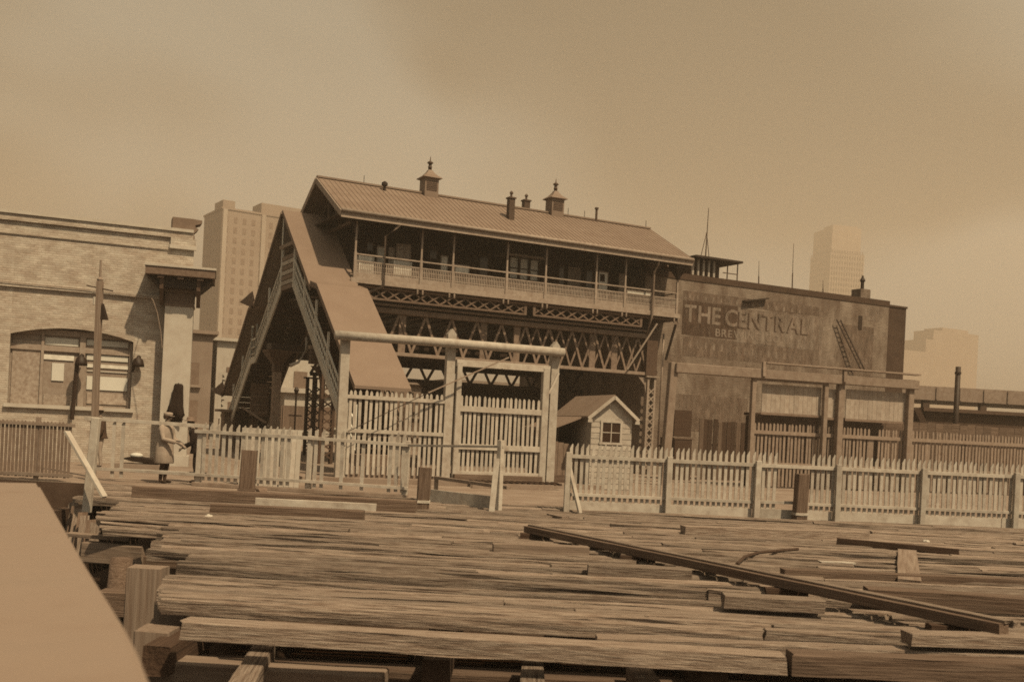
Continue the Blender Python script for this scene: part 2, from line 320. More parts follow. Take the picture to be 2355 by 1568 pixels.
rows(14.84, 15.60, lambda y: -4.8 - 0.25 * (y - 14.8), 0.02, 0.2)
rows(15.70, 16.9, lambda y: -5.2 - 0.05 * (y - 15.7), 0.05, 0.2)
rows(17.02, 17.3, lambda y: -6.7, -0.02, 0.15)
rows(17.40, 19.0, lambda y: -6.9 - 0.22 * (y - 17.4), 0.03, 0.12)
rows(19.10, 20.6, lambda y: -7.2 - 0.22 * (y - 19), 0.04, 0.12)
rows(20.70, 25.19, lambda y: -8.6 - 0.28 * (y - 20.6), 0.03, 0.10)
# front edge timbers, ragged
timber('edge_timber', (-2.9, 9.55, -0.11), (2.6, 9.62, -0.18), 0.26, 0.17, 'deck_wood', deck, 0.02)
timber('edge_timber', (2.65, 9.60, -0.16), (9.1, 9.70, -0.12), 0.26, 0.2, 'timber', deck, 0.02)
timber('edge_timber', (9.2, 9.66, -0.14), (XR, 9.75, -0.12), 0.24, 0.18, 'timber', deck, 0.02)
timber('edge_timber', (0.9, 9.92, -0.14), (7.4, 9.98, -0.10), 0.22, 0.16, 'deck_wood', deck, 0.02)
timber('edge_timber', (7.5, 9.95, -0.12), (XR, 10.06, -0.12), 0.22, 0.16, 'timber', deck, 0.02)
timber('edge_timber', (-2.6, 10.1, -0.22), (0.5, 10.05, -0.26), 0.2, 0.12, 'pale_timber', deck, 0.015)
timber('edge_timber', (3.4, 9.28, -0.34), (XR, 9.36, -0.36), 0.22, 0.16, 'old_wood', deck, 0.02)
for x in (-2.2, 0.3, 1.4, 4.1, 6.6, 9.0): timber('stringer', (x, 8.9 + rnd.uniform(-.2, .2), -0.52), (x + rnd.uniform(-.2, .2), 10.4, -0.50), 0.22, 0.2, 'deck_wood' if x < 2 else 'timber', deck, 0.012)
# joists, caps and piles that carry it
for i, x in enumerate((-3.2, -0.6, 2.0, 4.6, 7.2, 9.8, 12.4, 15.0)):
    timber('joist', (x, 9.7, -0.46), (x + 0.05, 25.1, -0.46), 0.26, 0.28, 'old_wood', deck, 0.01)
for y in (10.6, 14.2, 17.8, 21.4, 24.6):
    timber('cap', (-4.3 - 0.28 * (y - 10), y, -0.78), (15.6, y, -0.78), 0.32, 0.34, 'timber', deck, 0.01)
    for x in (-3.8, -1.0, 1.9, 4.8, 7.7, 10.6, 13.5):
        bm = NB(); tube(bm, [(x, y, -3.4), (x + rnd.uniform(-.04, .04), y, -2.0), (x, y, -0.94)], [0.19, 0.175, 0.16], 10); obj('pile', bm, 'old_wood', deck, True)
# timbers at the broken left corner
timber('corner_timber', (-4.25, 12.45, -1.45), (-4.25, 12.45, 0.0), 0.42, 0.34, 'pale_timber', deck, 0.012)
timber('corner_timber', (-3.75, 11.9, -1.6), (-3.75, 11.9, -0.28), 0.36, 0.3, 'pale_timber', deck, 0.012)
timber('corner_timber', (-3.35, 10.05, -0.72), (-1.1, 9.98, -0.74), 0.34, 0.44, 'pale_timber', deck, 0.015)
timber('corner_timber', (-3.4, 10.3, -1.9), (-3.4, 10.3, -0.28), 0.34, 0.34, 'pale_timber', deck, 0.012)
timber('lower_plank', (-1.5, 9.1, -0.88), (-0.3, 10.6, -0.86), 0.9, 0.06, 'deck_wood', deck, 0.01)
timber('lower_plank', (-0.75, 8.9, -0.82), (0.55, 10.4, -0.80), 0.10, 0.08, 'deck_wood', deck, 0.005)
timber('lower_plank', (-2.3, 8.7, -0.95), (-1.95, 10.3, -0.93), 0.55, 0.07, 'deck_wood', deck, 0.01)
timber('lower_plank', (1.0, 9.0, -1.0), (2.6, 10.2, -0.98), 0.5, 0.07, 'timber', deck, 0.01)
timber('lower_plank', (5.0, 9.2, -0.9), (8.6, 9.35, -0.88), 0.4, 0.1, 'timber', deck, 0.01)
for p, q, r in (((-5.35, 14.3, -3.2), (-5.25, 14.3, -0.75), 0.2), ((-6.2, 16.6, -3.2), (-6.1, 16.6, -0.5), 0.19), ((-5.0, 13.1, -3.2), (-4.98, 13.1, -1.1), 0.17)):
    bm = NB(); tube(bm, [p, Vector(p).lerp(Vector(q), .6), q], [r * 1.05, r, r * .9], 10); obj('pile', bm, 'timber', deck, True)
timber('corner_timber', (-7.2, 17.9, -0.62), (-6.1, 17.7, -0.62), 0.3, 0.34, 'pale_timber', deck, 0.012)
timber('corner_timber', (-7.6, 18.1, -0.36), (-6.4, 17.85, -0.36), 0.22, 0.06, 'pale_timber', deck, 0.008)
for k in range(7):      # split fender boards below the white post
    x = -8.5 + 0.20 * k; timber('fender_board', (x, 19.9 - 0.24 * k, -1.3 + 0.10 * k), (x - 0.06 + rnd.uniform(-.05, .05), 20.5 - 0.3 * k, -0.05 - 0.03 * k), 0.17, 0.07, 'timber' if k % 2 else 'deck_wood', deck, 0.015)
boxo('fascia', -8.75, -8.55, 18.6, 25.1, -1.6, -0.14, 'old_wood', deck)

# ------------------------------------------------------------------ loose timbers lying on the deck
def loose(name, label, cat, p, q, w, h, m, jit=0.008, group=None): return tag(timber(name, p, q, w, h, m, None, jit), label, cat, group)
def on(x, y, z): v = PG(x, y, z); return (v.x, v.y, z)
bmr = Fr('long_beam', on(1210, 1213, 0.0), 0, 'very long dark beam lying slantwise over the wharf planks', 'beam')
a0, a1 = Vector(on(1213, 1216, 0.15)), Vector(on(2310, 1446, 0.17))
a0l, a1l = a0 - bmr.o, a1 - bmr.o
timber('web', a0l, a1l, 0.15, 0.11, 'timber', bmr.e, 0.004)
dd = (a1l - a0l).normalized(); sd_ = Vector((-dd.y, dd.x, 0))
timber('top_board', a0l + sd_ * 0.06 + Vector((0, 0, .068)), a1l + sd_ * 0.06 + Vector((0, 0, .068)), 0.12, 0.025, 'deck_wood', bmr.e, 0.003)
timber('top_board', a0l + sd_ * 0.19 + Vector((0, 0, .03)), a1l + sd_ * 0.19 + Vector((0, 0, .03)), 0.12, 0.06, 'deck_wood', bmr.e, 0.003)
for t in (0.03, 0.35, 0.68, 0.94):
    c = a0l.lerp(a1l, t); timber('block', (c.x - 0.25, c.y + 0.05, 0.055), (c.x + 0.25, c.y + 0.05, 0.055), 0.14, 0.09, 'old_wood', bmr.e, 0.004)
loose('short_plank', 'short pale squared plank beside the far end of the slanting beam', 'plank', on(1133, 1258, .07), on(1352, 1266, .07), 0.24, 0.13, 'pale_timber')
loose('short_plank', 'grey squared plank poking out from under the middle of the slanting beam', 'plank', on(1352, 1308, .08), on(1585, 1320, .08), 0.26, 0.15, 'deck_wood')
loose('short_plank', 'thick squared block of timber with dark sawn end, below the slanting beam', 'timber', on(1662, 1380, .09), on(1890, 1392, .09), 0.28, 0.14, 'deck_wood')
loose('cross_plank', 'single flat plank lying across the others towards the fence', 'plank', on(2092, 1337, .05), on(2086, 1266, .05), 0.30, 0.05, 'pale_timber')
loose('long_pole', 'thin dark pole lying lengthwise near the right fence', 'pole', on(1925, 1244, .07), on(2205, 1270, .07), 0.12, 0.12, 'old_wood')
loose('rail_timber', 'weathered timber lying just below the right fence', 'timber', on(1570, 1218, .10), on(1990, 1232, .10), 0.28, 0.16, 'deck_wood')
loose('rail_timber', 'dark timber running under the flat cross plank', 'timber', on(1800, 1318, .03), on(2360, 1342, .03), 0.2, 0.14, 'timber')
loose('rail_timber', 'dull timber with a split face at the right end of the wharf', 'timber', on(1990, 1368, .08), on(2360, 1392, .08), 0.28, 0.2, 'timber')
loose('end_timber', 'pale sawn timber in the lower corner under the slanting beam', 'timber', on(2085, 1466, .06), on(2420, 1478, .06), 0.24, 0.12, 'deck_wood')
loose('back_timber', 'long dark timber lying along the foot of the broken picket fence', 'timber', on(308, 1132, .13), on(958, 1166, .13), 0.3, 0.27, 'timber')
loose('pale_plank', 'clean white plank lying in front of the long dark timber', 'plank', on(588, 1152, .16), on(866, 1166, .16), 0.1, 0.14, 'white_paint')
loose('knotty_timber', 'knotty weathered timber in front of the clean white plank', 'timber', on(486, 1170, .11), on(836, 1186, .11), 0.3, 0.2, 'timber')
loose('pale_strip', 'thin pale strip lying left of the clean white plank', 'plank', on(455, 1146, .06), on(580, 1155, .06), 0.07, 0.05, 'white_paint')
for lab, x0, y0, x1, y1 in (('splintered flat board near the left edge of the wharf', 335, 1166, 470, 1172), ('thin warped lath lying in the middle of the wharf', 1265, 1182, 1300, 1190), ('split board lying by the long pole', 1600, 1238, 1760, 1246), ('pale scrap of board in the gap beyond the slanting beam', 1885, 1292, 1965, 1296)):
    loose('loose_board', lab, 'board', on(x0, y0, .03), on(x1, y1, .03), 0.16, 0.04, 'deck_wood' if 'pale' not in lab else 'white_paint')
def rubble(label, x, y, s, m='stone'):
    bm = NB(); bmesh.ops.create_icosphere(bm, subdivisions=2, radius=s)
    for v in bm.verts: v.co *= rnd.uniform(0.75, 1.15); v.co.z *= 0.6
    p = PG(x, y, s * 0.35); o = obj('rubble_stone', bm, m); o.location = p; return tag(o, label, 'stone')
rubble('small white stone beside the end of the long dark timber', 372, 1141, 0.09)
rubble('pale pebble in front of the knotty weathered timber', 480, 1187, 0.07)
rubble('pale lump of rubble on top of the long dark timber', 601, 1128, 0.15, 'stone_grey')
rubble('white chip between the planks by the right fence', 2130, 1245, 0.07)
rubble('white lump by the gate sill', 1046, 1093, 0.16)
bm = NB(); q = [PG(x, y, .08) for x, y in ((1695, 1296), (1712, 1280), (1745, 1270), (1790, 1266), (1835, 1262))]; tube(bm, q, 0.025, 6)
tag(obj('cable', bm, 'old_wood'), 'bent dark cable curling out of a gap between planks', 'cable')
# pile stumps standing in front of the fences
for lab, x, y0, y1, w in (('thick square pile stump before the broken picket fence', 568, 1136, 1035, .34), ('square stump beside the gap with no pickets', 971, 1172, 1075, .27), ('dark stump before the long picket fence on the right', 1838, 1199, 1090, .27)):
    p = PG(x, y0); h = (y0 - y1) / F * p.y
    t = Fr('pile_stump', p, 8, lab, 'post'); timber('shaft', (0, 0, 0.0), (0.02, 0, h), w, w, 'timber', t.e, 0.012)
    timber('band', (-w * .56, 0, 0.12 if w > .3 else .18), (w * .56, 0, 0.12 if w > .3 else .18), w * 1.12, 0.06, 'timber' if w > .3 else 'white_paint', t.e, 0.004)

# the broad pale ledge close to the camera
lz = 1.28
pts = [PG(92, 1110, lz), PG(98, 1120, lz), PG(200, 1290, lz), PG(285, 1418, lz), PG(318, 1478, lz), PG(352, 1560, lz), PG(375, 1640, lz)]
o3 = pts[3].copy(); bm = NB()
L = [Vector((-6.0, p.y - 1.2, lz)) for p in pts]
top = [bm.verts.new(p - Vector((o3.x, o3.y, 0))) for p in pts + L[::-1]]
bm.faces.new(top)
r = bmesh.ops.extrude_face_region(bm, geom=bm.faces[:]); vs = [g for g in r['geom'] if isinstance(g, bmesh.types.BMVert)]
for v in vs: v.co.z -= 0.16
bmesh.ops.recalc_face_normals(bm, faces=bm.faces)
bmesh.ops.bevel(bm, geom=[e for e in bm.edges], offset=0.03, segments=3, affect='EDGES')
led = Fr('boat_ledge', (o3.x, o3.y), 0, 'broad smooth pale ledge in front of the dark slip', 'ledge')
obj('top_board', bm, 'near_rail', led.e, False)
bm = NB()
for p in (pts[2], pts[3], pts[5]):
    bx(bm, p.x - o3.x - 0.34, p.x - o3.x - 0.22, p.y - o3.y - .06, p.y - o3.y + .06, -2.9, lz - .15)
obj('bracket', bm, 'timber', led.e)
# ================================================================== fences
def picket_mesh(name, w, h, t, m, slant=True):
    bm = NB(); tip = 0.11
    poly = [(-w / 2, 0), (w / 2, 0), (w / 2, h - 0.015), (w * 0.28, h), (-w / 2, h - tip)] if slant else [(-w / 2, 0), (w / 2, 0), (w / 2, h - .07), (w * .25, h - .015), (0, h), (-w * .25, h - .015), (-w / 2, h - .07)]
    prism(bm, poly, -t / 2, t / 2, 'y'); return mesh_of(name, bm, m)
def pickets(fr, me, x0, x1, pitch, z0, ly=0.0, skip=(), lean=0.011, dz=0.015, slope=0.0):
    n = int((x1 - x0) / pitch)
    for i in range(n + 1):
        if i in skip or rnd.random() < 0.012: continue
        o = link('picket', me, fr.e); x = x0 + i * pitch + rnd.uniform(-.008, .008)
        o.location = (x, ly, z0 + rnd.uniform(-dz, dz) + slope * i * pitch); o.rotation_euler = (rnd.uniform(-.008, .008), rnd.uniform(-lean, lean), rnd.uniform(-.05, .05))
PK = picket_mesh('picket_near', 0.072, 1.33, 0.025, 'white_paint')
# long right fence
p0, p1 = PG(1300, 1176), PG(2240, 1213)
deg = math.degrees(math.atan2(p1.y - p0.y, p1.x - p0.x))
rf = Fr('picket_fence', p0, deg, 'long white picket fence over plain kick boards along the wharf', 'fence')
RL = 14.5
for x in [rf.pix(px, y, -.05).x for px, y in ((1302, 1150), (1534, 1160), (1737, 1170), (1922, 1180), (2117, 1190), (2330, 1200))] + [RL - .3]:
    beamo('post', (x, -0.115, -0.1), (x + rnd.uniform(-.01, .01), -0.115, 1.36), 0.13, 0.10, 'white_paint', rf.e, up=(0, 1, 0))
xs = [0.0, 2.35, 4.4, 6.35, 8.4, 10.6, 12.6, RL]
for a, b in zip(xs, xs[1:]):
    if a < 4.3 or a > 6:
        beamo('kick_board', (a + .01, 0.0, 0.125), (b - .01, 0.0, 0.115), 0.03, 0.25, 'white_paint', rf.e)
    else:
        beamo('kick_board', (a + .01, 0.0, 0.125), (a + 1.0, 0.0, 0.12), 0.03, 0.25, 'white_paint', rf.e); beamo('kick_board', (a + 1.3, 0.0, 0.125), (b - .01, 0.0, 0.115), 0.03, 0.25, 'white_paint', rf.e)
    beamo('rail', (a, -0.042, 1.26 + rnd.uniform(-.01, .01)), (b, -0.042, 1.26), 0.045, 0.085, 'white_paint', rf.e)
    if not (4.3 < a < 6): beamo('rail', (a, -0.042, 0.40), (b, -0.042, 0.395), 0.045, 0.07, 'white_paint', rf.e)
    else:
        beamo('rail', (a, -0.042, 0.40), (a + 1.05, -0.042, 0.42), 0.045, 0.07, 'white_paint', rf.e); beamo('rail', (a + 1.3, -0.042, 0.40), (b, -0.042, 0.395), 0.045, 0.07, 'white_paint', rf.e)
pickets(rf, PK, 0.06, RL, 0.131, 0.24, 0.0, skip={38, 39, 40, 41, 42, 43})
# raking brace on its first post
beamo('brace', (0.0, -0.03, 1.15), (0.28, -0.35, 0.0), 0.11, 0.05, 'white_paint', rf.e)
# short broken left fence
q0, q1 = PG(452, 1117), PG(928, 1146)
deg = math.degrees(math.atan2(q1.y - q0.y, q1.x - q0.x))
lf = Fr('picket_fence', q0, deg, 'broken white picket fence with pickets missing towards its open end', 'fence')
LL = (q1 - q0).length
for x in (0, lf.pix(707, 1100).x, LL):
    beamo('post', (x, 0.07, -0.05), (x + .02, 0.07, 1.40), 0.14, 0.12, 'white_paint', lf.e)
beamo('base_plate', (-.1, 0.0, 0.05), (LL + .1, 0.0, 0.05), 0.16, 0.09, 'grey_paint', lf.e)
beamo('rail', (-.1, -0.03, 1.37), (LL * .51, -0.03, 1.35), 0.05, 0.085, 'white_paint', lf.e)
beamo('rail', (LL * .51, -0.032, 1.352), (LL + .12, -0.03, 1.30), 0.05, 0.08, 'white_paint', lf.e)
beamo('rail', (-3.0, -0.03, 0.29), (LL * .51, -0.03, 0.28), 0.05, 0.075, 'white_paint', lf.e)
beamo('rail', (LL * .51, -0.032, 0.282), (LL + .1, -0.03, 0.25), 0.05, 0.075, 'white_paint', lf.e)
PL_ = picket_mesh('picket_left', 0.085, 1.45, 0.025, 'white_paint')
pickets(lf, PL_, 0.15, LL, 0.172, 0.14, 0.0, skip={15, 19, 20, 22, 23, 25, 26, 27}, lean=0.01)
# the stretch with only a thin rail, its leaning end post
e0, e1 = PG(940, 1149), PG(1146, 1174)
op = Fr('rail_fence', e0, math.degrees(math.atan2(e1.y - e0.y, e1.x - e0.x)), 'bare thin rail on a braced white end post beside the wharf entrance', 'fence')
OL = (e1 - e0).length
beamo('rail', (-.1, 0, 1.30), (OL + .05, 0, 1.42), 0.05, 0.055, 'white_paint', op.e)
beamo('post', (OL, 0, 0), (OL - .02, 0, 1.56), 0.12, 0.12, 'white_paint', op.e)
beamo('brace', (OL - .03, -.09, 1.15), (OL + .12, -.35, 0.0), 0.12, 0.05, 'white_paint', op.e)
beamo('curb_board', (0.25, 0.05, 0.16), (OL - .1, 0.05, 0.15), 0.05, 0.30, 'white_paint', op.e)
beamo('curb_rail', (0.25, 0.6, 0.55), (OL - .1, 0.4, 0.5), 0.08, 0.08, 'grey_paint', op.e)
beamo('curb_rail_leg', (0.3, 0.6, 0.0), (0.3, 0.6, 0.52), 0.08, 0.08, 'grey_paint', op.e)
# two stray pickets between rails near the brick house
s0 = PG(235, 1105)
sf = Fr('picket_fence', (s0.x, s0.y), 3, 'two lone pickets on bare rails between the pole and the pillar', 'fence')
for px in (262, 283):
    x = sf.pix(px, 1000).x; o = link('picket', PL_, sf.e); o.location = (x, 0, 0.1)
z1 = sf.pix(260, 966).z
beamo('rail', (-0.5, -.03, z1 + .02), (2.6, -.03, z1 - .04), 0.05, 0.09, 'white_paint', sf.e)
beamo('rail', (-0.3, -.03, 0.30), (2.6, -.03, 0.29), 0.05, 0.08, 'white_paint', sf.e)
beamo('post', (-0.35, .06, -0.02), (-0.3, .06, 1.5), 0.12, 0.12, 'white_paint', sf.e)
# white corner post and its brace
w0 = PG(200, 1160)
wp = Fr('corner_post', w0, 0, 'white post with a long raking brace at the corner of the dark slip', 'post')
beamo('shaft', (0.0, 0, -0.15), (0.10, 0, wp.pix(208, 962).z + .02), 0.15, 0.13, 'white_paint', wp.e)
b0 = wp.pix(152, 992, -0.25); b1 = wp.pix(238, 1143, -0.5)
beamo('brace', (b0.x, -.22, b0.z), (b1.x, -.45, max(0.02, b1.z)), 0.14, 0.05, 'white_paint', wp.e)
# dark slatted fence at the head of the slip
d0 = PG(205, 1104); d0 = Vector((d0.x, 25.35, 0))
df = Fr('slatted_fence', d0, 4, 'dull unpainted slatted fence above the stone head of the slip', 'fence')
PD = picket_mesh('slat', 0.062, 1.35, 0.02, 'dull_paint', False)
for i in range(46):
    o = link('slat', PD, df.e); o.location = (-0.12 - i * 0.088, 0, 0.10 + rnd.uniform(-.01, .01)); o.rotation_euler = (0, rnd.uniform(-.006, .006), 0)
for z in (0.16, 1.38): beamo('rail', (-4.2, -.035, z), (0, -.035, z), 0.04, 0.08, 'grey_paint', df.e)
for x in (-0.9, -2.6, -4.1): beamo('post', (x, 0.06, 0), (x, 0.06, 1.55), 0.10, 0.10, 'grey_paint', df.e)
# boards propped behind the left fence
for lab, x0, x1 in (('pale boarded panel propped nearest the square pile stump', 553, 597), ('middle one of three pale panels propped behind the broken fence', 600, 643), ('last pale panel propped behind the broken fence, by its middle post', 646, 692)):
    Yb = 27.3; a = PY(x0, 1000, Yb); b = PY(x1, 1003, Yb); w = (b - a).length
    t = Fr('boarded_hoarding', (a.x, a.y), 2, lab, 'panel', None)
    n = 4
    for k in range(n): beamo('board', (w * (k + .5) / n, 0, 0.0), (w * (k + .5) / n, 0.18, 1.50), w / n * .94, 0.03, 'stone' if k % 2 else 'white_paint', t.e, up=(0, 1, 0))
    beamo('batten', (0.01, 0.11, 0.75), (w - .01, 0.11, 0.75), 0.03, 0.10, 'white_paint', t.e)

# ================================================================== left ferry gate
g0 = PY(772, 1088, 30.4); g1 = PY(1252, 1106, 32.7)
gd = math.degrees(math.atan2(g1.y - g0.y, g1.x - g0.x))
gt = Fr('ferry_gate', (g0.x, g0.y), gd, 'tall white timber gate frame with a log lintel and picket gate before the stairway', 'gate')
GL = (Vector((g1.x, g1.y)) - Vector((g0.x, g0.y))).length
xm = gt.pix(1030, 1000).x; xr_ = gt.pix(1268, 1000).x; xi = gt.pix(1249, 1000).x
zl0, zl1 = gt.pix(800, 778).z, gt.pix(1285, 806).z
zl = (zl0 + zl1) / 2
bm = NB(); tube(bm, [(-0.25, -.16, zl), (xr_ * .5, -.16, zl + .02), (xr_ + .22, -.16, zl)], 0.135, 12); obj('lintel', bm, 'white_paint', gt.e, True)
for x, top in ((0.12, zl + .12), (xm, gt.pix(1046, 756).z), (xr_ + .04, gt.pix(1287, 785).z)):
    bm = NB(); w = .13
    prism(bm, [(x - w, -.05), (x + w, -.05), (x + w, top - .16), (x, top), (x - w, top - .16)], 0.02, 0.26, 'y'); obj('post', bm, 'white_paint', gt.e)
for x, w in ((xm + .26, .16), (xi, .22)): beamo('jamb', (x, .02, -.1), (x, .02, zl - .52), w, .2, 'white_paint', gt.e, up=(0, 1, 0))
beamo('head_rail', (xm + .16, .0, zl - .55), (xi + .12, .0, zl - .55), 0.12, 0.20, 'white_paint', gt.e)
beamo('stay', gt.pix(1170, 822, -.3), gt.pix(985, 903, -.3), 0.04, 0.04, 'iron_light', gt.e)
bm = NB(); tube(bm, [gt.pix(985, 903, -.3), gt.pix(800, 992, -.3)], 0.012, 5); obj('wire', bm, 'iron_dark', gt.e)
beamo('brace', gt.pix(1285, 858, .0), gt.pix(1262, 905, .0), 0.06, 0.06, 'white_paint', gt.e)
PG1 = picket_mesh('picket_gate', 0.085, 2.45, 0.03, 'white_paint', False)
tl, tr = gt.pix(1050, 908).z, gt.pix(1235, 925).z
x = xm + .38; n = int((xi - .16 - x) / .168)
gate_leaf = bpy.data.objects.new('gate_leaf', None); C.objects.link(gate_leaf); gate_leaf.parent = gt.e
class _L: e = gate_leaf
pickets(_L, PG1, x, xi - .15, .148, tl - 2.45, 0.02)
zr1, zr2 = gt.pix(1130, 943).z, gt.pix(1130, 1029).z
for z in (zr1, zr2): beamo('rail', (xm + .2, -.03, z), (xi - .08, -.03, z), .06, .17, 'white_paint', gate_leaf)
beamo('rail', (xm + .2, -.03, .40), (xi - .08, -.03, .40), .06, .10, 'white_paint', gate_leaf)
boxo('sill', xm + .2, xi - .05, -.25, .3, .02, .36, 'timber', gt.e)
for i in range(15): beamo('grating_bar', (xm + .7 + i * .19, -1.0, .17), (xm + .7 + i * .19, -.28, .19), .09, .06, 'old_wood', gt.e)
beamo('grating_edge', (xm + .5, -1.04, .08), (xi, -1.04, .08), .06, .16, 'grey_paint', gt.e)
# picket fence between the gate's left post and its middle post
ff = frame_like('picket_fence', gt, 'tall white picket fence filling the left half of the timber gate frame', 'fence', (0.3, 0.1))
tf = ff.pix(900, 901).z
PF = picket_mesh('picket_far', 0.085, 2.47, 0.03, 'white_paint', False)
pickets(ff, PF, 0.05, xm - .5, .154, tf - 2.47, 0)
for y in (915, 992):
    z = ff.pix(900, y + 2).z; beamo('rail', (-.1, -.04, z), (xm - .35, -.04, z), .05, .11, 'white_paint', ff.e)
for xx in (-.05, xm - .5): beamo('post', (xx, .08, -.05), (xx, .08, tf - .25), .12, .12, 'white_paint', ff.e)
beamo('kick_board', (-.1, .06, .25), (xm - .4, .06, .25), .03, .48, 'grey_paint', ff.e)
struct(boxo('gate_platform', -1.0, xi + 2.2, -.26, 2.4, -.02, .15, 'ground', None)); pf_ = C.objects['gate_platform']; pf_.location = gt.o; pf_.rotation_euler = (0, 0, gt.t)
# low dark wall right of the gate, under the shed
boxo_ = Fr('low_wall', PY(1253, 1100, 33.4), 20, 'low grey boarded wall between the gate post and the little shed', 'wall')
for i in range(9): beamo('board', (.1 + i * .2, 0, 0), (.1 + i * .2, 0, 1.5 - .03 * i), .19, .03, 'dull_paint', boxo_.e, up=(0, 1, 0))
beamo('sill', (-.1, -.06, .2), (2, -.06, .2), .1, .4, 'timber', boxo_.e)

# ================================================================== watchman's shed
a = PY(1354, 1100, 33.0)
sh = Fr('watchman_shed', (a.x, a.y), 16, 'small pale gabled shed with a four-pane window beside the gate', 'shed')
W = sh.pix(1452, 1000).x; ez = sh.pix(1363, 951).z; az = sh.pix(1412, 912).z; D = 3.4
bm = NB(); prism(bm, [(0, 0), (W, 0), (W, ez), (W / 2, az - .02), (0, ez)], 0, D, 'y'); obj('wall', bm, 'white_paint', sh.e)
for i in range(1, 14): boxo('clapboard', 0.0, W, -.012, -.004, ez / 13.5 * i - .145, ez / 13.5 * i - .02, 'white_paint', sh.e)
sl = (az - ez) / (W / 2)
for s in (-1, 1):
    ov = 0.17
    bm = NB()
    x_e = W / 2 + s * (W / 2 + ov); z_e = ez - sl * ov
    prism(bm, [(W / 2, az), (W / 2, az + .06), (x_e, z_e + .06), (x_e, z_e)], -.16, D + .15, 'y'); obj('roof', bm, 'tin_roof', sh.e)
    beamo('barge_board', (W / 2, -.18, az - .02), (x_e, -.18, z_e - .02), .03, .10, 'white_paint', sh.e, up=(0, 1, 0) if False else (0, 0, 1))
    bm = NB(); prism(bm, [(x_e - s * .12, z_e - .02), (x_e + s * .02, z_e - .04), (x_e + s * .02, z_e - .13), (x_e - s * .14, z_e - .13)], -.2, -.17, 'y'); obj('eave_return', bm, 'white_paint', sh.e)
# left lean-to porch
le = -1.05; lz_ = ez - sl * 0.17
pw = sh.pix(1274, 962, 1.0)
bm = NB(); prism(bm, [(-.12, lz_ + .06), (-.12, lz_), (-1.15, lz_ - .42), (-1.15, lz_ - .36)], .45, D + .1, 'y'); obj('porch_roof', bm, 'tin_roof', sh.e)
beamo('porch_post', (-1.05, .6, 0), (-1.05, .6, lz_ - .40), .09, .09, 'grey_paint', sh.e)
beamo('porch_plate', (-1.12, .5, lz_ - .43), (-1.12, D, lz_ - .43), .08, .09, 'grey_paint', sh.e)
bm = NB(); bx(bm, -1.1, -0.04, D - .2, D - .1, 0, lz_ - .3); obj('porch_back', bm, 'station_dark', sh.e)
bm = NB(); bx(bm, -1.1, -1.04, 1.0, D - .22, 0, lz_ - .5); obj('porch_side', bm, 'station_dark', sh.e)
wa, wb = sh.pix(1386, 971), sh.pix(1424, 1018)
win = boxo('window', wa.x - .02, wb.x + .02, -.02, -.013, wb.z - .02, wa.z + .02, 'glass', sh.e)
for (x0, x1, z0, z1) in ((wa.x - .08, wb.x + .08, wa.z, wa.z + .07), (wa.x - .10, wb.x + .10, wb.z - .07, wb.z), (wa.x - .07, wa.x, wb.z, wa.z), (wb.x, wb.x + .07, wb.z, wa.z)):
    boxo('casing', x0, x1, -.045, -.018, z0, z1, 'white_paint', win)
mx_, mz_ = (wa.x + wb.x) / 2, (wa.z + wb.z) / 2
boxo('muntin', mx_ - .013, mx_ + .013, -.032, -.021, wb.z, wa.z, 'white_paint', win); boxo('muntin', wa.x, mx_ - .013, -.032, -.021, mz_ - .013, mz_ + .013, 'white_paint', win)
boxo('muntin', mx_ + .013, wb.x, -.032, -.021, mz_ - .013, mz_ + .013, 'white_paint', win)

# ================================================================== right ferry gate
h0 = PY(1540, 1100, 38.2); hz = PY(1550, 846, 38.2).z
h1 = PY(2105, 886, 38.2 * (PY(1550, 846, 1).z - EYE) / (PY(2105, 886, 1).z - EYE))
rd = math.degrees(math.atan2(h1.y - h0.y, h1.x - h0.x))
rg = Fr('ferry_gate', (h0.x, h0.y), rd, 'wide grey timber gate frame with hanging boarded panels in front of the painted brick wall', 'gate')
def X(px, y, ly=0): return rg.pix(px, y, ly).x
def Z(px, y, ly=0): return rg.pix(px, y, ly).z
zb = Z(1700, 856); xe = X(2105, 886)
beamo('post', (X(1537, 930), .1, -.1), (X(1549, 900), .1, Z(1549, 833)), .30, .26, 'grey_paint', rg.e, up=(0, 1, 0))
beamo('beam', (X(1552, 846), 0, zb), (xe + .1, 0, zb), .28, .36, 'grey_paint', rg.e)
beamo('top_plank', (X(1755, 845), -.1, zb + .42), (xe + .05, -.1, zb + .40), .34, .06, 'grey_paint', rg.e)
for px in (1751, 1937): beamo('strut', (X(px, 870), -.16, zb - .1), (X(px, 850), -.16, zb + .45), .14, .12, 'grey_paint', rg.e, up=(0, 1, 0))
for px in (1932, 2093): beamo('post', (X(px, 1000) , .12, -.1), (X(px, 1000), .12, zb - .17), .26, .24, 'grey_paint', rg.e, up=(0, 1, 0))
zf = Z(1800, 884)
beamo('door_post', (X(1731, 960), .05, -.1), (X(1731, 960), .05, zf + .1), .17, .18, 'grey_paint', rg.e, up=(0, 1, 0))
beamo('door_post', (X(1897, 970), .05, -.1), (X(1897, 970), .05, zf + .1), .18, .18, 'grey_paint', rg.e, up=(0, 1, 0))
beamo('door_head', (X(1731, 960) - .08, .03, zf + .17), (X(1897, 960) + .08, .03, zf + .17), .18, .16, 'grey_paint', rg.e)
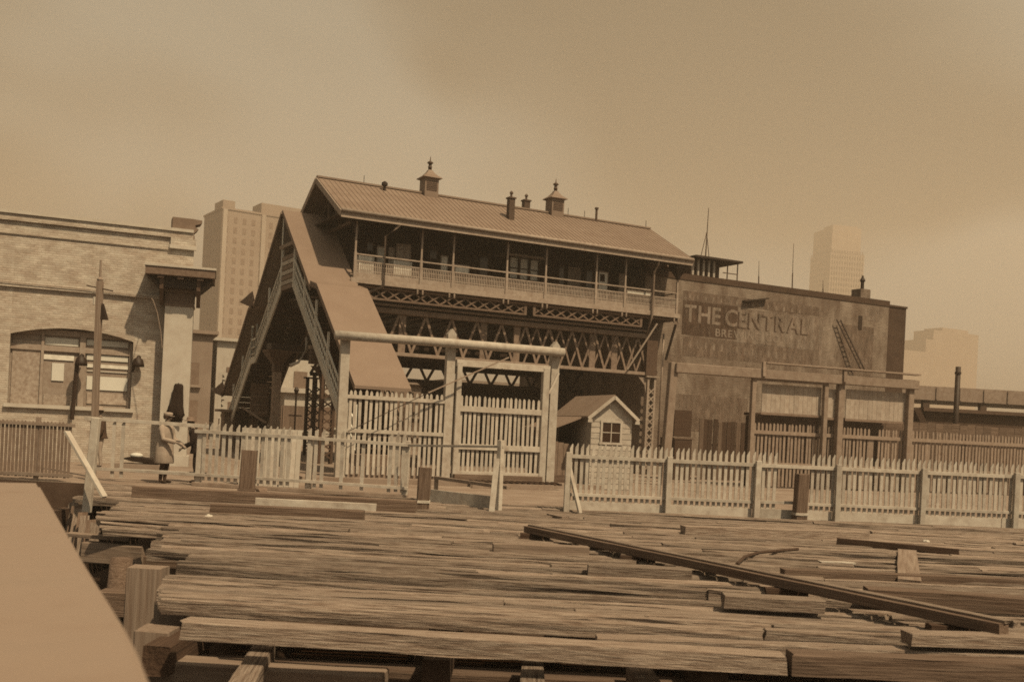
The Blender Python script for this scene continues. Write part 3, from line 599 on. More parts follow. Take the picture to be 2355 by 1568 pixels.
for (pa, pb, ya, yb) in ((1752, 1888, 888, 953), (1902, 1928, 900, 962), (1946, 2086, 900, 968)):
    za, zc = Z(pa, ya, .22) + .1, Z((pa + pb) / 2, yb, .22); xa, xb_ = X(pa, 920, .22), X(pb, 930, .22); n = max(1, int((xb_ - xa) / .2)); w = (xb_ - xa) / n
    for k in range(n): boxo('hanging_board', xa + k * w + .004, xa + (k + 1) * w - .004, .22 + rnd.uniform(-.005, .005), .25, zc, za, 'panel_paint', rg.e)
    boxo('board_rail', xa - .04, xb_ + .04, .18, .214, zc - .06, zc + .03, 'dull_paint', rg.e)
# tall picket fence behind and right of it
rr = frame_like('picket_fence', rg, 'tall dull picket fence standing through the wide grey gate frame', 'fence', (X(1731, 1000), 0.35))
PR = picket_mesh('picket_dull', 0.095, 2.42, 0.03, 'grey_paint', False)
tz = rr.pix(1740, 971).z
pickets(rr, PR, 0.12, 15.5, .168, tz - 2.42, 0, skip={33, 34, 50})
zr = rr.pix(1800, 996).z; beamo('rail', (0, -.05, zr), (15.6, -.05, zr), .06, .14, 'grey_paint', rr.e); zr = rr.pix(1800, 1068).z; beamo('rail', (0, -.05, zr), (15.6, -.05, zr), .06, .14, 'grey_paint', rr.e)
for x in (33.5 * .168, 50 * .168): beamo('wide_board', (x, .0, -.05), (x, .0, tz - .35), .26, .03, 'grey_paint', rr.e)
for x in (5.2, 10.3, 15.4): beamo('post', (x, .1, -.05), (x, .1, tz - .2), .12, .12, 'grey_paint', rr.e)
ds = frame_like('dark_backing', rg, 'long dark boarded backing added close behind the tall dull picket fence', 'shed', (X(1772, 1000), 1.3)); zd = Z(1800, 952, 1.3)  # made-up backing that darkens the gaps between the pickets
for k in range(36): boxo('board', k * .42, k * .42 + .41, rnd.uniform(-.01, .01), .05, 0, zd + rnd.uniform(-.04, .03), 'timber', ds.e)
boxo('lean_roof', -.1, 15.2, .06, .5, zd - .1, zd, 'old_wood', ds.e); boxo('side_wall', 0.0, .05, .06, .5, 0, zd - .11, 'old_wood', ds.e)
# dark broken boards and bin before the brick wall
dk = Fr('board_fence', PY(1545, 1100, 44.0), 24, 'dark ragged upright boards against the painted brick wall', 'fence')
xa = dk.pix(1612, 1000).x; xb_ = dk.pix(1725, 1000).x; n = int((xb_ - xa) / .24)
for k in range(n):
    beamo('board', (xa + k * .24, rnd.uniform(-.03, .03), 0), (xa + k * .24 + rnd.uniform(-.04, .04), 0, dk.pix(1660, 968).z + rnd.uniform(-.12, .1)), .22, .04, 'old_wood' if k % 4 else 'timber', dk.e, up=(0, 1, 0))
beamo('rail', (xa, .05, 1.5), (xb_, .05, 1.5), .06, .1, 'old_wood', dk.e)
bn = Fr('coal_bin', PY(1548, 1100, 43.0), 22, 'dark wooden bin with a sloping hood beside the ragged boards', 'bin')
zt = bn.pix(1570, 943).z; xw = bn.pix(1592, 1000).x
bm = NB(); bx(bm, 0, xw, 0, 1.2, 0, zt - 1.15); obj('box', bm, 'old_wood', bn.e)
bm = NB(); prism(bm, [(0, zt - 1.1), (xw, zt - 1.1), (xw, zt), (0, zt)], .1, .18, 'y'); obj('back_board', bm, 'old_wood', bn.e)
bm = NB(); prism(bm, [(-.02, zt - 1.14), (.3, zt - 1.14), (1.25, zt - 1.5), (1.25, zt - 1.56), (.3, zt - 1.2), (-.02, zt - 1.2)], -.05, xw + .05, 'x'); obj('hood', bm, 'timber', bn.e)
# ================================================================== elevated station
sp = PY(820, 645, 40.0)
S = Fr('elevated_station', (sp.x, sp.y), 27, 'dark wooden elevated railway station with a long pale tin roof and railed gallery', 'station')
E_ = S.e; FL = 7.10; EZ, RZ = 9.73, 11.56; X0, X1 = -0.9, 15.35
boxo('floor', -0.2, 15.1, 0.0, 6.2, FL - .14, FL, 'old_wood', E_)
fas = boxo('floor_fascia', -0.25, 15.15, -.07, -.012, FL - .02, FL + .17, 'station_trim', E_)
boxo('end_fascia', 15.11, 15.16, 0, 6.2, FL - .02, FL + .17, 'station_trim', E_)
th = math.atan2(RZ - EZ, 3.5)
rfm = NB()
prism(rfm, [(-.5, EZ), (3, RZ), (6.5, EZ), (6.5, EZ - .14), (3, RZ - .14), (-.5, EZ - .14)], X0, X1, 'x')
roof = obj('roof', rfm, 'tin_roof', E_)
sm = NB(); bx(sm, -.012, .012, 0, math.hypot(3.5, RZ - EZ) - .02, 0, .016); seam = mesh_of('seam', sm, 'tin_roof')
n = 74
for i in range(n + 1):
    x = X0 + .03 + (X1 - X0 - .06) * i / n
    o = link('roof_seam', seam, roof); o.location = (x, -.5, EZ); o.rotation_euler = (th, 0, 0)
    o = link('roof_seam', seam, roof); o.location = (x, 6.5, EZ); o.rotation_euler = (th, 0, math.pi)
bm = NB(); beam(bm, (X0, 3, RZ + .03), (X1, 3, RZ + .03), .2, .07); obj('ridge_cap', bm, 'tin_roof', roof)
bm = NB(); tube(bm, [(X0, -.57, EZ - .06), (X1, -.57, EZ - .06)], .075, 8); obj('gutter', bm, 'station_trim', roof, True)
boxo('eave_board', X0, X1, -.53, -.505, EZ - .32, EZ - .13, 'station_trim', roof)
for x in (X0 - .03, X1 + .03):
    for s in (-1, 1): beamo('barge_board', (x, 3 + s * 3.55, EZ - .17), (x, 3, RZ - .12), .05, .22, 'station_trim', roof)
# gable ends set back under the roof
for x, nm in ((0.6, 'gable_wall'), (12.75, 'gable_wall')):
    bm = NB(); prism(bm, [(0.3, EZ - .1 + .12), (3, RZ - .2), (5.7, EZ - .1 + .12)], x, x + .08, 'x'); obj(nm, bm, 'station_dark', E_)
for y0, y1 in ((-.2, 3), (6.2, 3)): beamo('gable_strut', (-.3, y0 + (1.6 if y0 < 0 else -1.6), EZ - .3), (-.3, y1, RZ - .5), .08, .08, 'iron_grey', E_)
beamo('gable_post', (-.3, 3, FL), (-.3, 3, RZ - .3), .1, .1, 'iron_grey', E_); beamo('tie_beam', (-.3, 0, EZ - .35), (-.3, 6, EZ - .35), .1, .14, 'iron_grey', E_)
# house
HY = 1.95
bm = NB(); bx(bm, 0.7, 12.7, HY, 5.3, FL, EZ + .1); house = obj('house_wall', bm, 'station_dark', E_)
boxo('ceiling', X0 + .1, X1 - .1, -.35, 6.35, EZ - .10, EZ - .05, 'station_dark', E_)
def wpane(px0, py0, px1, py1, ly, nm, m, parent=E_, frame='station_trim', mun=True):
    a, b = S.pix(px0, py0, ly), S.pix(px1, py1, ly); xa, xb, za, zb_ = a.x, b.x, max(a.z, b.z), min(a.z, b.z)
    o = boxo(nm, xa, xb, ly - .03, ly - .01, zb_, za, m, parent)
    if mun:
        t = .045
        for (q0, q1, r0, r1) in ((xa - t, xb + t, za, za + t), (xa - t, xb + t, zb_ - t, zb_), (xa - t, xa, zb_, za), (xb, xb + t, zb_, za)): boxo('frame', q0, q1, ly - .06, ly - .012, r0, r1, frame, o)
        boxo('sash_bar', xa, xb, ly - .05, ly - .032, (za + zb_) / 2 - .02, (za + zb_) / 2 + .02, frame, o)
    return o
# bay window
bx0, bx1 = S.pix(1160, 600, 1.2).x, S.pix(1254, 610, 1.2).x
bm = NB(); prism(bm, [(bx0, 1.93), (bx0 + .15, 1.2), (bx1 - .15, 1.2), (bx1, 1.93)], FL, FL + 1.05, 'z'); bay = obj('bay_base', bm, 'station_dark', E_)
bm = NB(); prism(bm, [(bx0 - .1, 1.93), (bx0 + .05, 1.1), (bx1 - .05, 1.1), (bx1 + .1, 1.93)], FL + 2.0, FL + 2.1, 'z'); obj('bay_cornice', bm, 'station_trim', E_)
bm = NB(); prism(bm, [(bx0, 1.93), (bx0 + .15, 1.22), (bx1 - .15, 1.22), (bx1, 1.93)], FL + 2.1, EZ - .1, 'z'); obj('bay_head', bm, 'station_dark', E_)
nW = 3; ww = (bx1 - bx0 - .5) / nW
for k in range(nW):
    xa = bx0 + .25 + k * ww
    o = boxo('window', xa + .05, xa + ww - .05, 1.30, 1.32, FL + 1.1, FL + 1.95, 'blind', E_)
    for q in (xa, xa + ww - .05): boxo('frame', q, q + .05, 1.22, 1.29, FL + 1.05, FL + 2.0, 'station_dark', o)
    boxo('sash_bar', xa + .05, xa + ww - .05, 1.27, 1.295, FL + 1.50, FL + 1.54, 'station_dark', o)
# doors and windows along the wall
for r in ((1283, 590, 1299, 652), (1345, 600, 1362, 664), (1100, 575, 1122, 640), (985, 560, 1005, 622), (840, 545, 858, 604)):
    a, b = S.pix(r[0], r[1], HY), S.pix(r[2], r[3], HY); o = boxo('door', a.x, b.x, HY - .05, HY - .01, FL + .02, FL + 2.1, 'old_wood', E_)
    boxo('panel', a.x + .08, b.x - .08, HY - .075, HY - .052, FL + 1.1, FL + 1.95, 'glass', o)
# posts, brackets, railing
posts = [S.pix(px, py, 0).x for px, py in ((809, 600), (968, 615), (1041, 622), (1165, 635), (1254, 650), (1370, 660), (1437, 665))] + [14.95]
pxx = [-0.1] + [p for p in posts if p > .3]
pm = NB(); bx(pm, -.05, .05, -.05, .05, 0, 1.15); bx(pm, -.035, .035, -.035, .035, 1.15, EZ - FL - .3)
post_me = mesh_of('gallery_post', pm, 'station_trim')
bk = NB(); prism(bk, [(0, EZ - FL - 1.0), (.04, EZ - FL - .9), (.13, EZ - FL - .5), (.30, EZ - FL - .33), (.34, EZ - FL - .3), (0, EZ - FL - .3), (0, EZ - FL - .4)], -.02, .02, 'y'); bk_me = mesh_of('bracket', bk, 'iron_dark')  # eave shade put into the brackets' dark colour
pd = NB(); lathe(pd, [(.018, -.10), (.05, -.16), (.03, -.22), (.055, -.27), (.01, -.33)], 0, 0, 8); pd_me = mesh_of('pendant', pd, 'iron_light', True)
for x in pxx:
    o = link('post', post_me, E_); o.location = (x, 0, FL)
    for s in (0, math.pi):
        b = link('bracket', bk_me, o); b.rotation_euler = (0, 0, s)
    b = link('bracket', bk_me, o); b.rotation_euler = (0, 0, math.pi / 2)
    for dx in (-.11, .11):
        d = link('pendant', pd_me, E_); d.location = (x + dx, -.03, FL + .08)
for a, b in zip(pxx, pxx[1:]):
    beamo('hand_rail', (a, 0, FL + 1.08), (b, 0, FL + 1.08), .07, .055, 'station_trim', E_)
    beamo('mid_rail', (a, 0, FL + .82), (b, 0, FL + .82), .05, .05, 'station_trim', E_)
    beamo('base_rail', (a, 0, FL + .09), (b, 0, FL + .09), .05, .06, 'station_trim', E_)
    bm = NB(); m = max(2, round((b - a - .1) / .075)); st = (b - a - .1) / m      # cast lattice panel, too fine to pick apart
    for k in range(m):
        x = a + .05 + st * (k + .5)
        bx(bm, x - .017, x + .017, -.012, .012, FL + .12, FL + .80)
        bx(bm, x - st * .30, x + st * .30, -.009, .009, FL + .50, FL + .62)
    bx(bm, a + .05, b - .05, -.01, .01, FL + .13, FL + .40); bx(bm, a + .05, b - .05, -.014, .014, FL + .44, FL + .48); bx(bm, a + .05, b - .05, -.014, .014, FL + .64, FL + .67)
    stuff(obj('lattice_panel', bm, 'station_trim', E_))
for y0, y1 in ((0, 2.0), (2.0, 4.0), (4.0, 6.0)):
    for z in (1.08, .82, .09): beamo('end_rail', (14.95, y0, FL + z), (14.95, y1, FL + z), .06, .05, 'station_trim', E_)
    bm = NB()
    for k in range(14): bx(bm, 14.94, 14.96, y0 + .1 + k * .14, y0 + .12 + k * .14, FL + .12, FL + .80)
    stuff(obj('end_balusters', bm, 'station_trim', E_))
    o = link('post', post_me, E_); o.location = (14.95, y1, FL)
# open posts under the far end, with flared heads
for y in (0.0, 3.0, 6.0):
    bm = NB(); lathe(bm, [(.06, EZ - .95), (.10, EZ - .9), (.11, EZ - .82), (.42, EZ - .45), (.45, EZ - .3)], 14.95, y, 4, True); obj('post_head', bm, 'iron_dark', E_)
bm = NB(); lathe(bm, [(.06, EZ - .95), (.10, EZ - .9), (.11, EZ - .82), (.42, EZ - .45), (.45, EZ - .3)], S.pix(1500, 640).x, .02, 4, True); obj('post_head', bm, 'iron_dark', E_)
# rain pipes
def pipe(pxl, left):
    x = S.pix(pxl, 600, -.13).x; bm = NB()
    tube(bm, [(x + .55 * (1 if left else 0), -.52, EZ - .15), (x + .3 * (1 if left else 0), -.4, EZ - .45), (x, -.13, EZ - .75), (x, -.13, FL - .05), (x - (.75 if left else 0), .25, FL - .5 if left else FL - .9)], .05, 8)
    obj('rain_pipe', bm, 'iron_light', E_, True)
pipe(885, True); pipe(1506, False)
# roof vents
def cupola(px, py):
    c = S.pix(px, py, 3.0); x = c.x; b = NB(); w = .31
    bx(b, x - w, x + w, 3 - w, 3 + w, RZ - .35, RZ + .64); base = obj('vent_cupola', b, 'tin_roof', roof)
    for k in range(6):
        for s in (-1, 1): boxo('louvre', x - .24, x + .24, 3 + s * (w + .004) - .012, 3 + s * (w + .004) + .012, RZ + .12 + k * .075, RZ + .16 + k * .075, 'iron_grey', base)
    b = NB(); r2 = math.sqrt(2)
    lathe(b, [(.34 * r2, RZ + .62), (.43 * r2, RZ + .66), (.42 * r2, RZ + .69), (.26 * r2, RZ + .80), (.14 * r2, RZ + .94), (.085 * r2, RZ + 1.04)], x, 3, 4, True); obj('cap', b, 'tin_roof', base)
    b = NB(); lathe(b, [(.075, RZ + 1.02), (.08, RZ + 1.14), (.10, RZ + 1.17), (.07, RZ + 1.2), (.07, RZ + 1.30), (.14, RZ + 1.34), (.09, RZ + 1.40), (.03, RZ + 1.43), (.012, RZ + 1.62)], x, 3, 10); obj('finial', b, 'iron_grey', base, True)
cupola(986, 448); cupola(1275, 494)
def flue(px, py, ly, w, h):
    c = S.pix(px, py, ly); zb_ = RZ - abs(ly - 3) * math.tan(th) - .1; b = NB()
    bx(b, c.x - w, c.x + w, ly - w, ly + w, zb_, zb_ + h); o = obj('flue', b, 'iron_grey', roof)
    b = NB(); bx(b, c.x - w - .04, c.x + w + .04, ly - w - .04, ly + w + .04, zb_ + h, zb_ + h + .06); lathe(b, [(.05, zb_ + h + .06), (.05, zb_ + h + .2), (.09, zb_ + h + .25), (.03, zb_ + h + .34)], c.x, ly, 8); obj('cap', b, 'iron_grey', o)
flue(1173, 512, 1.3, .13, .95); flue(1209, 484, 3.2, .14, .62)
bm = NB(); c = S.pix(1371, 507, 2.9); tube(bm, [(c.x, 2.9, RZ - .15), (c.x, 2.9, RZ + .52)], .055, 8); tube(bm, [(c.x, 2.9, RZ + .50), (c.x, 2.9, RZ + .58)], .09, 8); obj('vent_pipe', bm, 'iron_grey', roof)
bm = NB(); c = S.pix(884, 438, 2.6); lathe(bm, [(.06, RZ - .3), (.06, RZ - .03), (.13, RZ), (.13, RZ + .10), (.04, RZ + .17)], c.x, 2.6, 10); obj('roof_vent', bm, 'iron_dark', roof)
for px in (833, 1490, 1537, 1306, 1344):
    bm = NB(); c = S.pix(px, 500, 3.2); tube(bm, [(min(X1 - .1, c.x), 3.2, RZ - .05), (min(X1 - .1, c.x), 3.2, RZ + .42)], .014, 5); obj('rod', bm, 'iron_dark', roof)

# placards and crates kept on the gallery
def placard(lab, px0, py0, px1, py1, ly, m='paper', cat='placard', legs=True):
    a, b = S.pix(px0, py0, ly), S.pix(px1, py1, ly); w = b.x - a.x; top = a.z - FL; bot = max(0.0, b.z - FL)
    wp_ = S.world((a.x, ly, 0)); t = Fr('placard', wp_, 27, lab, cat, None, FL)
    boxo('board', 0, w, 0, .03, bot, top, m, t.e)
    for q in ((0, .03), (w - .03, w)): boxo('stile', q[0], q[1], -.015, -.002, 0.0, top + .03, 'station_trim', t.e)
    boxo('rail', .031, w - .031, -.015, -.002, top - .02, top + .03, 'station_trim', t.e)
    return t
placard('narrow pale placard behind the gallery rail beside the rain pipe', 868, 567, 884, 612, 1.2)
placard('small plain placard between the rain pipe and the picture placard', 894, 570, 907, 612, 1.4, 'paper_dull')
placard('wide placard with a blotchy picture on the station gallery', 912, 561, 943, 618, 1.3, 'paper_dull')
placard('small light placard alone under the dark gallery wall', 1014, 588, 1029, 630, 1.3)
placard('low white panel behind the rail left of the bay window', 1046, 609, 1079, 632, .55)
placard('large pale poster right of the bay window', 1307, 615, 1334, 676, 1.7, 'paper_dull')
pf = placard('framed notice with a dark heading near the end of the gallery', 1377, 625, 1397, 668, .6)
boxo('heading', .08, .32, -.012, -.002, 1.30, 1.62, 'cloth_dark', pf.e)
placard('plain dull placard standing at the last gallery door', 1424, 630, 1440, 672, 1.4, 'paper_dull')
placard('white panel on the rail at the open end of the station', 1442, 667, 1497, 680, .35)
def crate(lab, px0, py0, px1, ly, d=.5):
    a, b = S.pix(px0, py0, ly), S.pix(px1, py0, ly); w = b.x - a.x; h = a.z - FL
    t = Fr('crate', S.world((a.x, ly, 0)), 27, lab, 'crate', None, FL)
    n_ = 4
    for k in range(n_): boxo('slat', 0, w, -.02, 0, h * k / n_ + .01, h * (k + 1) / n_ - .01, 'paper', t.e)
    boxo('side', 0, w, .001, d, 0, h - .01, 'paper', t.e)
    for q in (0.01, w - .07): boxo('cleat', q, q + .06, -.035, -.021, .01, h - .01, 'paper', t.e)
crate('pale slatted crate at the stair end of the gallery', 825, 587, 861, .5)
crate('slatted crate below the wide blotchy placard', 905, 598, 948, .45)

# ================================================================== track structure below
T = frame_like('elevated_track', S, 'dark riveted truss carrying the elevated tracks on iron columns', 'viaduct'); E2 = T.e
ZB, ZT = 4.53, 6.22
def lattice_girder(xa, xb, ly, m='iron_mid'):
    beamo('girder_chord', (xa, ly, 6.97), (xb, ly, 6.97), .10, .07, m, E2); beamo('girder_chord', (xa, ly, 6.55), (xb, ly, 6.55), .12, .08, m, E2)
    k = max(1, round((xb - xa) / .56)); st = (xb - xa) / k
    for i in range(k):
        a, b = xa + st * i, xa + st * (i + 1)
        beamo('lattice_bar', (a, ly - .01, 6.59), (b, ly - .01, 6.93), .015, .06, m, E2, up=(0, 1, 0) if False else (0, 0, 1))
        beamo('lattice_bar', (a, ly + .012, 6.93), (b, ly + .012, 6.59), .015, .06, m, E2)
    for x in (xa + .05, xb - .05): boxo('girder_end', x - .06, x + .06, ly - .04, ly + .04, 6.592, 6.93, m, E2)
gx1 = S.pix(1204, 712, .35).x; gx2 = S.pix(1219, 715, .35).x
lattice_girder(0.2, gx1, .10); lattice_girder(gx2, 13.2, .10)
def truss(ly, m, dark, zb=ZB, zt=ZT, step=1.14, cross_from=7.0):
    beamo('top_chord', (-1.5, ly, zt), (14.4, ly, zt), .26, .2, dark, E2); beamo('top_chord', (-1.5, ly, zt + .22), (14.4, ly, zt + .22), .3, .08, dark, E2)
    beamo('bottom_chord', (-1.5, ly, zb), (14.4, ly, zb), .24, .14, m, E2)
    x = -1.3; i = 0
    while x < 13.6:
        beamo('diagonal', (x, ly, zt - .08), (x + step / 2, ly, zb + .06), .04, .10, dark, E2); beamo('diagonal', (x + step / 2, ly + .01, zb + .06), (x + step, ly + .01, zt - .08), .04, .10, dark, E2)
        if x > cross_from: beamo('counter', (x + step * .5, ly + .06, zt - .08), (x + step * 1.0, ly + .06, zb + .06), .04, .08, dark, E2); beamo('counter', (x, ly + .06, zb + .06), (x + step * .5, ly + .06, zt - .08), .04, .08, dark, E2)
        x += step; i += 1
    for px in (925, 1113, 1190, 1365, 1416):
        x = S.pix(px, 780, ly).x; beamo('vertical', (x, ly + .08, zb + .05), (x, ly + .08, zt - .08), .30, .1, dark, E2, up=(0, 1, 0))
truss(.8, 'iron_light', 'iron_truss')  # bottom chord's sunlit look put into its lighter iron colour
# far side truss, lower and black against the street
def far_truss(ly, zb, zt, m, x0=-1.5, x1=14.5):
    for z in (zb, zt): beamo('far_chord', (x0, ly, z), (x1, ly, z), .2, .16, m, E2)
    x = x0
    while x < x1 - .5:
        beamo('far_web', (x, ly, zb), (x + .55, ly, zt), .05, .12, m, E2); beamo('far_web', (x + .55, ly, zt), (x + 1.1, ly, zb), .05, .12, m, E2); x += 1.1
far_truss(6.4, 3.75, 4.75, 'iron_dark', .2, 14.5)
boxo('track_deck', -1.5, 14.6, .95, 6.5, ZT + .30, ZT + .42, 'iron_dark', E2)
for i in range(22): boxo('cross_tie', -1.3 + i * .73, -1.05 + i * .73, .95, 6.5 if i < 4 else 11.5, ZT + .06, ZT + .28, 'iron_dark', E2)
boxo('track_deck', 1.2, 16, 7.6, 11.4, 5.7, 5.85, 'iron_dark', E2)
for x in (2.6, 6.4, 10.2): # knee arches under the far truss
    bm = NB()
    for s in (-1, 1): tube(bm, [(x, 6.4, 1.6), (x + s * .1, 6.4, 2.6), (x + s * .45, 6.4, 3.3), (x + s * 1.1, 6.4, 3.72)], [.12, .11, .09, .08], 6)
    tube(bm, [(x, 6.4, 0), (x, 6.4, 1.7)], .14, 8); obj('arch_column', bm, 'iron_dark', E2)
# latticed iron columns
def lat_col(x, y, zt, w=.42, m='iron_light', flare=True):
    for s in (-1, 1): beamo('column_leg', (x + s * w / 2, y, 0), (x + s * w / 2, y, zt), .11, .26, m, E2, up=(0, 1, 0))
    z = .2; k = 0
    while z < zt - .5:
        beamo('column_lacing', (x - w / 2, y - .12, z), (x + w / 2, y - .12, z + .32), .012, .06, m, E2); beamo('column_lacing', (x + w / 2, y - .10, z), (x - w / 2, y - .10, z + .32), .012, .06, m, E2); z += .34; k += 1
    boxo('column_cap', x - w / 2 - .16, x + w / 2 + .16, y - .2, y + .2, zt, zt + .07, m, E2)
    if flare:
        bm = NB(); prism(bm, [(x - w / 2 - .04, zt - .9), (x - w / 2 - .04, zt), (x - w / 2 - .5, zt), (x - w / 2 - .15, zt - .35)], y - .04, y + .04, 'y'); obj('column_bracket', bm, m, E2)
cx_ = S.pix(1492, 950, .8).x
lat_col(cx_, .8, ZB - .15, .36, 'station_trim')
bm = NB(); bx(bm, cx_ - .38, cx_ + .2, .62, .98, ZB - .06, ZT + .3); obj('end_plate', bm, 'iron_grey', E2)
beamo('knee_brace', (cx_ + .5, .4, 5.2), (15.0, .05, FL - .3), .08, .1, 'iron_dark', E2); beamo('knee_brace', (cx_ - 1.6, .3, ZB + .1), (cx_ - .3, .05, FL - .35), .06, .07, 'station_trim', E2)
x = S.pix(1462, 960, .8).x; bm = NB(); tube(bm, [(S.pix(1516, 960, .6).x, .6, .55), (S.pix(1520, 900, .6).x, .6, 4.3), (S.pix(1522, 860, .6).x, .6, 6.4)], .045, 8); lathe(bm, [(.1, .45), (.16, .6), (.1, .75)], S.pix(1516, 960, .6).x, .6, 10); obj('stand_pipe', bm, 'iron_light', E2, True)
lat_col(S.pixx(752, 930, -.2).x, S.pixx(752, 930, -.2).y, 3.9, .5, 'iron_grey')
for y in (6.4, 11.0):
    for x in (.6 if y < 8 else 1.6, 14.2): lat_col(x, y, 3.7, .4, 'iron_dark', False)
boxo('column_stub', -1.45, -.95, .6, 1.0, 3.9, ZB - .1, 'iron_grey', E2)

# ================================================================== A-shaped covered stairway
A = frame_like('covered_stairway', S, 'steep covered stairway with pale roofs falling both ways from the station end', 'stairway'); E3 = A.e
XL, XRR = -1.85, -.15
right_roof = [((4.0, 10.25), (-.55, 6.72)), ((-.55, 6.90), (-1.45, 6.70)), ((-1.45, 6.70), (-6.35, 2.95))]
for (y0, z0), (y1, z1) in right_roof:
    bm = NB(); prism(bm, [(y0, z0), (y1, z1), (y1, z1 - .10), (y0, z0 - .10)], XL - .12, XRR + .12, 'x'); obj('roof', bm, 'stair_roof', E3)
    for x in (XL - .10, XRR + .10): beamo('eave_trim', (x, y0, z0 - .14), (x, y1, z1 - .14), .05, .12, 'dull_paint', E3)
left_roof = [((4.02, 10.25), (8.2, 6.75)), ((8.2, 6.9), (9.2, 6.7)), ((9.2, 6.7), (14.2, 2.8))]
for (y0, z0), (y1, z1) in left_roof:
    bm = NB(); prism(bm, [(y0, z0), (y1, z1), (y1, z1 - .10), (y0, z0 - .10)], XL - .14, XRR + .12, 'x'); obj('roof', bm, 'station_trim', E3)
    beamo('eave_trim', (XL - .15, y0, z0 - .12), (XL - .15, y1, z1 - .12), .05, .14, 'dull_paint', E3)
for y, z in ((8.5, 6.85), (14.0, 2.9)):
    bm = NB(); prism(bm, [(XL - .70, z - .05), (XL - .16, z + .5), (XL - .02, z - .02), (XL - .10, z - .25)], y, y + .08, 'y'); obj('eave_bracket', bm, 'station_dark', E3)
# stringers and steps of both flights: profiles (y,z) of the lower edge
R_ = [(2.2, 6.95), (-6.2, 0.62)]; Lp = [(4.1, 6.95), (8.0, 4.15), (8.9, 4.10), (13.9, 0.25)]
def stringer(pts, x, m='white_paint', h=.30):
    for (y0, z0), (y1, z1) in zip(pts, pts[1:]): beamo('stringer', (x, y0, z0 + .14), (x, y1, z1 + .14), .07, h, m, E3)
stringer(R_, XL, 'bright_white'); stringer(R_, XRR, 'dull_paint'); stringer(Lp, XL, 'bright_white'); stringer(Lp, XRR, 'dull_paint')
stp = NB(); bx(stp, XL + .04, XRR - .04, 0, .25, 0, .04); bx(stp, XL + .04, XRR - .04, .21, .245, -.18, 0); step_me = mesh_of('step', stp, 'old_wood')
n = 34
for i in range(n):
    t = (i + .5) / n; y = R_[0][0] + (R_[1][0] - R_[0][0]) * t; z = R_[0][1] + (R_[1][1] - R_[0][1]) * t
    o = link('step', step_me, E3); o.location = (0, y - .1, z + .2)
n = 30
for i in range(n):
    t = (i + .5) / n; y = 4.1 + 9.8 * t; z = 6.95 - 6.7 * t
    if 8.0 < y < 8.9: z = 4.15
    elif y <= 8.0: z = 6.95 + (4.15 - 6.95) * (y - 4.1) / 3.9
    else: z = 4.10 + (.25 - 4.10) * (y - 8.9) / 5.0
    o = link('step', step_me, E3); o.location = (XL + XRR, y + .15, z + .2); o.rotation_euler = (0, 0, math.pi)
    boxo('soffit_board', XL + .05, XRR - .05, y - .15, y + .13, z + .0, z + .03, 'station_dark', E3)
boxo('foot_landing', XL - .1, XRR + .1, -7.6, -6.15, 0, .75, 'stone_grey', E3)
boxo('landing', XL, .3, 2.1, 4.2, 6.92, 7.06, 'old_wood', E3)
# landing side: horizontal boards under a small opening
for k in range(7): boxo('landing_board', XL - .03, XL, 2.15, 4.1, 6.95 + k * .2, 7.11 + k * .2, 'white_paint' if k % 2 else 'dull_paint', E3)
for y in (2.15, 4.1): beamo('landing_post', (XL, y, 6.9), (XL, y, 8.6 if y < 3 else 9.9), .1, .1, 'bright_white', E3)
bm = NB(); prism(bm, [(2.2, 8.75), (4.0, 10.05), (5.1, 9.25), (4.1, 8.8)], XL - .02, XL + .03, 'x'); obj('gable_panel', bm, 'station_dark', E3)
beamo('gable_tie', (XL - .05, 2.2, 8.7), (XL - .05, 4.4, 8.75), .06, .14, 'grey_paint', E3)
# side screens: posts, hand rails and thin bars
def screen(p, x, m='grey_paint', bars=True, h=1.0):
    for (y0, z0), (y1, z1) in zip(p, p[1:]):
        for dz, w in ((.42, .05), (.72, .05), (1.08, .08)): beamo('side_rail', (x, y0, z0 + dz), (x, y1, z1 + dz), .05, w, m, E3)
        L_ = math.hypot(y1 - y0, z1 - z0); k = max(2, int(L_ / .26)); bm = NB()
        for i in range(k):
            t = i / k; y = y0 + (y1 - y0) * t; z = z0 + (z1 - z0) * t; bx(bm, x - .012, x + .012, y - .012, y + .012, z + .28, z + 1.06)
        stuff(obj('side_bars', bm, m, E3))
        k = max(1, int(L_ / 1.9))
        for i in range(k + 1):
            t = i / k; y = y0 + (y1 - y0) * t; z = z0 + (z1 - z0) * t; beamo('side_post', (x, y, z + .2), (x, y, z + 1.72), .08, .08, m, E3)
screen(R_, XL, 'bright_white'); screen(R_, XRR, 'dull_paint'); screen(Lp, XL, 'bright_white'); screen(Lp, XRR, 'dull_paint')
# pillar with flared head under the landing
c = A.pixx(635, 900, -1.4)
pl = NB(); bx(pl, -1.56, -1.24, c.y - .16, c.y + .16, 0, 3.75); obj('pillar', pl, 'grey_paint', E3)
bm = NB(); lathe(bm, [(.24, 3.7), (.28, 3.78), (.26, 4.0), (.52, 4.3), (.75, 4.55), (.78, 4.62)], -1.4, c.y, 4, True); obj('pillar_head', bm, 'iron_grey', E3)
bm = NB(); bx(bm, XL + .05, XRR + 1.2, c.y - .4, c.y + .4, 4.62, 4.9); obj('pillar_beam', bm, 'iron_dark', E3)
beamo('raking_stay', A.pix(557, 936, 9.0), A.pix(612, 972, 8.0), .09, .09, 'grey_paint', E3)
bm = NB(); q = A.pixx(705, 775, -1.5); tube(bm, [(q.x, q.y, q.z), (q.x, q.y - .1, q.z - .5), (q.x - .3, q.y - .1, q.z - 1.0), (q.x - .6, q.y, q.z - 1.15)], [.04, .06, .06, .08], 6); obj('lamp_bracket', bm, 'stone', E3, True)
